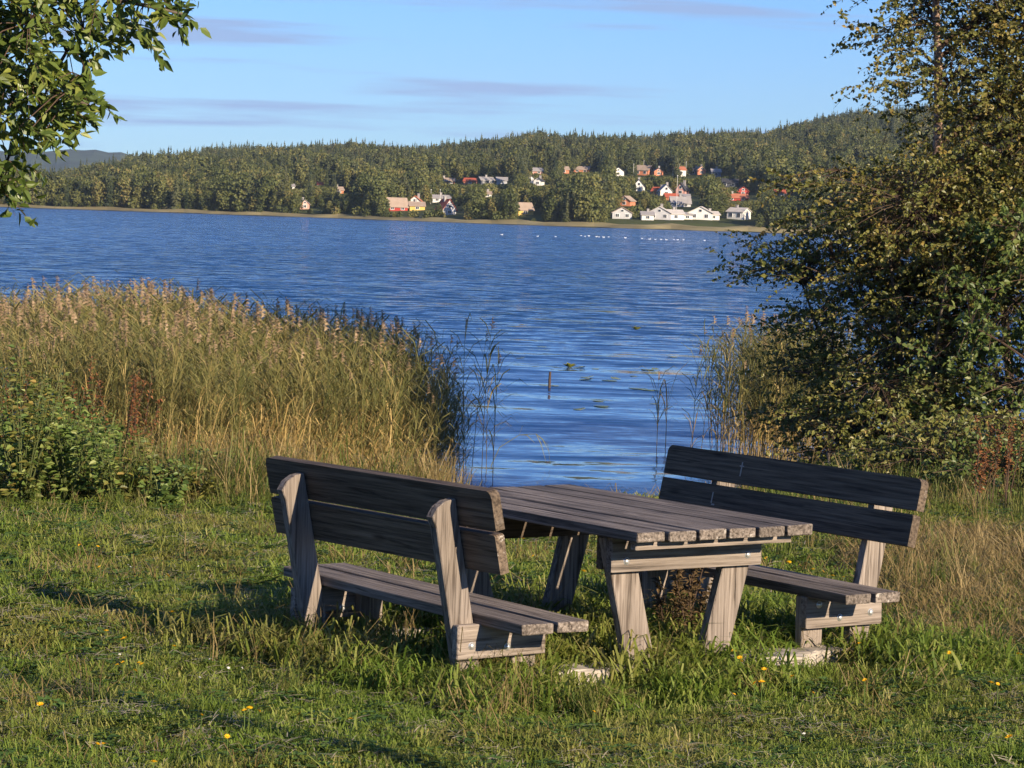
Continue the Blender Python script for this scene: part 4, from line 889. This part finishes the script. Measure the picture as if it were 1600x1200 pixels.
leafy('bird_cherry_tree', 'leafy branches with pointed green leaves hanging in at the upper left', 'tree', (-4.3, CY+.3, float(gz(-4.3, CY+.3))), [random.choice(tw)[0] for _ in range(44)],
      [([tuple(q) for q in tr[0]], .11, .05)] + [(p_, .03, .005) for p_ in main], tw, (.072, .5), (M['bark'], M['twig'], M['cherryleaf']), droop=.3, per=13)

M['stem'] = plain('weed_stem', (.07, .085, .025), .7)
M['weedleaf'] = foliage('weed_leaf', [(0, (.075, .125, .025)), (.6, (.145, .205, .045)), (1, (.25, .28, .08))], .28, rough=.5, spec=.35)
# slim young tree behind the camera; only its long shadow crosses the lawn at lower left
q = Vector((-1.25, 10.85, 0)) + Vector((math.sin(SUN_AZ), -math.cos(SUN_AZ), 0)) * 11.0; gq = float(gz(q.x, q.y)); tw = []
for i in range(160):
    a = random.uniform(0, 6.28); zz = random.uniform(5.6, 7.6); rr = random.uniform(.1, .9)*(1-.35*abs(zz-6.5)); tw.append((Vector((q.x + rr*math.cos(a), q.y + rr*math.sin(a), gq + zz)), (math.cos(a), math.sin(a), .3), .3))
leafy('young_tree', 'slim young tree standing behind the viewpoint at right', 'tree', (q.x, q.y, gq), [random.choice(tw)[0] for _ in range(14)], [([(q.x, q.y, gq-.1), (q.x+.03, q.y, gq+2.5), (q.x-.02, q.y+.02, gq+5), (q.x, q.y, gq+7.2)], .085, .03)], tw, (.07, .7), (M['bark'], M['twig'], M['greenleaf']), droop=.3)

# leafy weeds before the reeds, at the left
def weed(u, v0, y, h, lab, n=90, mat='greenleaf', leaf=(.066, .62), group='leafy weeds before the reeds', wd=.3, cat='weed'):
    base = at(u, v0, y); base.z = float(gz(base.x, y)) - .02; e = empty('weed', base, random.uniform(0, 6), lab, cat, group); st = MB(); cm = MB()
    for i in range(7):
        a = random.uniform(0, 6.28); tip = Vector((math.cos(a)*wd*random.uniform(.2, 1), math.sin(a)*wd*random.uniform(.2, 1), h*random.uniform(.65, 1.05))); st.tube([(0,0,-.02), tip*.5 + Vector((0,0,.05)), tip], [.006, .005, .002], 4)
        for j in range(n//7):
            t_ = random.uniform(.12, 1); p = Vector((0,0,0)).lerp(tip, t_) + Vector((0,0,.08*t_*(1-t_))); b_ = random.uniform(0, 6.28); s_ = leaf[0]*random.uniform(.6, 1.25)*(1.1-.4*t_)
            d = Vector((math.cos(b_), math.sin(b_), random.uniform(-.3, .45))); cm.leaf(p + d*.04, d, (random.gauss(.35, .5), random.gauss(-.6, .5), .7), s_, s_*leaf[1])
    st.build('stems', M['stem'], e); tag(cm.build('leaves', M[mat], e), None, None, None, 'stuff'); return e
NT = 'one of the broad-leaved green weeds massed before the left reeds'
for i in range(52):
    u = -180 + 520 * random.random()**1.25; y = random.uniform(19.3, 21.6); h = random.uniform(.55, .85) * (1.2 if u < 110 else .8 if u < 240 else .5)
    seg = min(4, max(0, int((u + 60) // 110))); wl = ('at the left edge of the picture', 'around the leftmost dock seed head', 'below the rusty dock stalks', 'before the middle of the left reeds', 'nearest the bench seen from behind')[seg]
    weed(u, 780, y, h, ('taller' if h > .62 else 'lower') + ' broad-leaved green weed ' + wl, 260 if u < 330 else 150, 'weedleaf' if random.random() < .8 else 'alderleaf', group='leafy weeds ' + wl + (' (tall)' if h > .62 else ' (low)'))
M['dock'] = foliage('rusty_seed', [(0, (.11, .045, .018)), (1, (.26, .11, .04))], .1)
def dock(u, v, y, h, lab, zf=None, mat='dock'):
    base = at(u, v, y); base.z = float(gz(base.x, y)) - .02; e = empty('dock_plant', base, 0, lab, 'weed', 'rusty dock plants'); st = MB(); cm = MB()
    for i in range(4):
        tip = Vector((random.gauss(0, .09), random.gauss(0, .09), h*random.uniform(.75, 1))); st.tube([(0,0,-.02), tip*.5, tip], [.005, .004, .002], 4)
        for j in range(60):
            t_ = random.uniform(.45, 1); p = tip*t_; d = Vector((random.gauss(0, 1), random.gauss(0, 1), random.gauss(.3, .6))).normalized(); cm.leaf(p + d*.018*random.random(), d, (0, -.3, 1), .03, .016)
    st.build('stems', M['twig'], e); tag(cm.build('seed_heads', M[mat], e), None, None, None, 'stuff')
dock(125, 760, 20.8, 1.0, 'rust-brown dock seed head standing left among the green weeds'); dock(183, 770, 20.8, .95, 'rust-brown dock seed head right of the tallest weeds'); dock(8, 760, 20.6, .9, 'rust-brown dock seed head at the left edge'); dock(214, 765, 21, .95, 'slim rusty dock stalk between the weeds and the reeds')
dock(1548, 790, 21.2, .75, 'orange-brown dock before the right-hand thicket'); dock(1570, 790, 21.0, .8, 'rusty dock at the right edge before the thicket'); dock(1520, 800, 20.5, .6, 'low rusty dock in the long grass at right')
M['brown'] = foliage('brown_seed', [(0, (.05, .035, .014)), (1, (.13, .085, .04))], .1)
dock(1062, 1010, 13.3, .56, 'brown seeding weed under the table between its near legs', None, 'brown'); dock(1085, 1010, 13.0, .42, 'dry brown weed beside the right table leg', None, 'brown'); dock(1040, 1010, 13.2, .4, 'small brown weed behind the left table leg', None, 'brown')

# ------------------------------------------------------------------ flowers in the lawn
M['yellow'] = plain('yellow_petal', (.75, .42, .01), .6); M['whitep'] = plain('white_petal', (.75, .73, .68), .6); M['stalk'] = plain('green_stalk', (.07, .11, .02), .7)
def flower_head(r, n, seed, mat):
    rr = random.Random(seed); mb = MB()
    for i in range(n):
        a = 6.28*i/n; mb.leaf((0, 0, 0), (math.cos(a), math.sin(a), .35), (0, 0, 1), r, r*.42)
    for i in range(n//2):
        a = 6.28*i/(n//2)+.3; mb.leaf((0, 0, .003), (math.cos(a), math.sin(a), .8), (0, 0, 1), r*.6, r*.36)
    return mb.mesh('petals', mat)
yh = [flower_head(.019, 12, 1, M['yellow']), flower_head(.016, 10, 2, M['yellow'])]; wh = [flower_head(.011, 8, 3, M['whitep'])]
mb = MB(); mb.tube([(0,0,-1), (.01,.005,-.4), (0,0,0)], [.012, .011, .01], 4); stm = mb.mesh('stem', M['stalk'])
def flower(u, v, heads, lab, group, h):
    # height of the head above the lawn fixes its distance
    z = h
    for _ in range(4):
        p = at_z(u, v, z); z = float(gz(p.x, p.y)) + h
    p = at_z(u, v, z); e = empty('wildflower', (p.x, p.y, z - h), random.uniform(0, 6), lab, 'flower', group)
    o = link('petals', random.choice(heads), e, (0, 0, h), (random.uniform(.1, .8), random.uniform(-.4, .4), 0)); o.scale = (random.uniform(.55, .95),)*3
    s_ = link('stem', stm, e, (0, 0, h)); s_.scale = (.18, .18, h + .01)
YL = 'small yellow flower in the lawn'
ypx = ((152,1163),(161,1163),(240,1191),(315,1118),(355,1151),(382,1110),(390,1107),(405,1112),(63,1101),(192,1035),(217,1036),(222,1038),(211,1048),(183,1039),(124,852),(153,854),(166,986),(194,998),(272,1010),(269,957),(262,900),(155,886),
       (1342,1006),(1351,1063),(1238,1057),(1194,1046),(1190,1066),(1179,1068),(1270,1083),(1147,1085),(1205,1029),(1136,1002),(1146,1017),(1158,1033),(1156,1028),(1548,1067),(1559,1069),(1592,1023),(1577,1152),(1394,1000),(1467,1011),(1505,992),(1483,1020),(817,842),(833,869),(912,893),(930,911),(940,921),
       (1197,872),(1233,879),(1250,884),(1270,890),(1286,893),(1301,900),(1318,902),(1456,996),(1460,994),(468,1116),(548,1124),(928,1112),(1390,990),(1424,1008))
def place(u, v):
    if u < 130: return 'at the left edge of the lawn'
    if u < 460: return 'in the near lawn left of the benches' if v > 1080 else 'in the shaded lawn left of the benches' if v > 940 else 'in the far lawn left of the benches'
    if u < 700: return 'before the bench seen from behind'
    if u < 960: return 'in the grass seen under the table' if v < 1000 else 'before the gap between bench and table'
    if u < 1130: return 'in the grass under the near end of the table'
    if u < 1330 and v < 950: return 'behind the seat of the bench facing left'
    if u < 1300: return 'by the pale slab under the bench facing left' if v < 1075 else 'in the near lawn before the table'
    if u < 1480: return 'right of the bench facing left'
    return 'at the right edge of the lawn'
for u, v in ypx: flower(u, v, yh, 'small yellow hawkbit flower ' + place(u, v), 'yellow flowers ' + place(u, v), random.uniform(.09, .16))
wpx = ((187,1023),(312,1059),(378,1044),(357,1044),(256,1067),(1370,1036),(1424,1052),(1426,1024),(1424,1012),(690,1054),(545,1017),(548,1124),(545,1015),(328,1030),(60,1102),(200,883),(204,886),(276,896),(1256,1147),(105,910),(310,885),(385,843),(1500,1040))
for u, v in wpx: flower(u, v, wh, 'tiny white clover flower ' + place(u, v), 'white flowers ' + place(u, v), random.uniform(.05, .09))

# ------------------------------------------------------------------ the air over the lake
mt = bpy.data.materials.new('haze'); mt.use_nodes = True; t = mt.node_tree; t.nodes.clear(); oo = t.nodes.new('ShaderNodeOutputMaterial'); pv = t.nodes.new('ShaderNodeVolumePrincipled')
pv.inputs['Color'].default_value = (.62, .78, 1, 1); pv.inputs['Density'].default_value = 4.5e-5; t.links.new(pv.outputs[0], oo.inputs['Volume'])
mb = MB(); mb.box((-4200, -120, -14), (4200, 7200, 330)); tag(mb.build('haze', mt), 'thin blue air between the camera and the far hills', None, None, 'stuff')
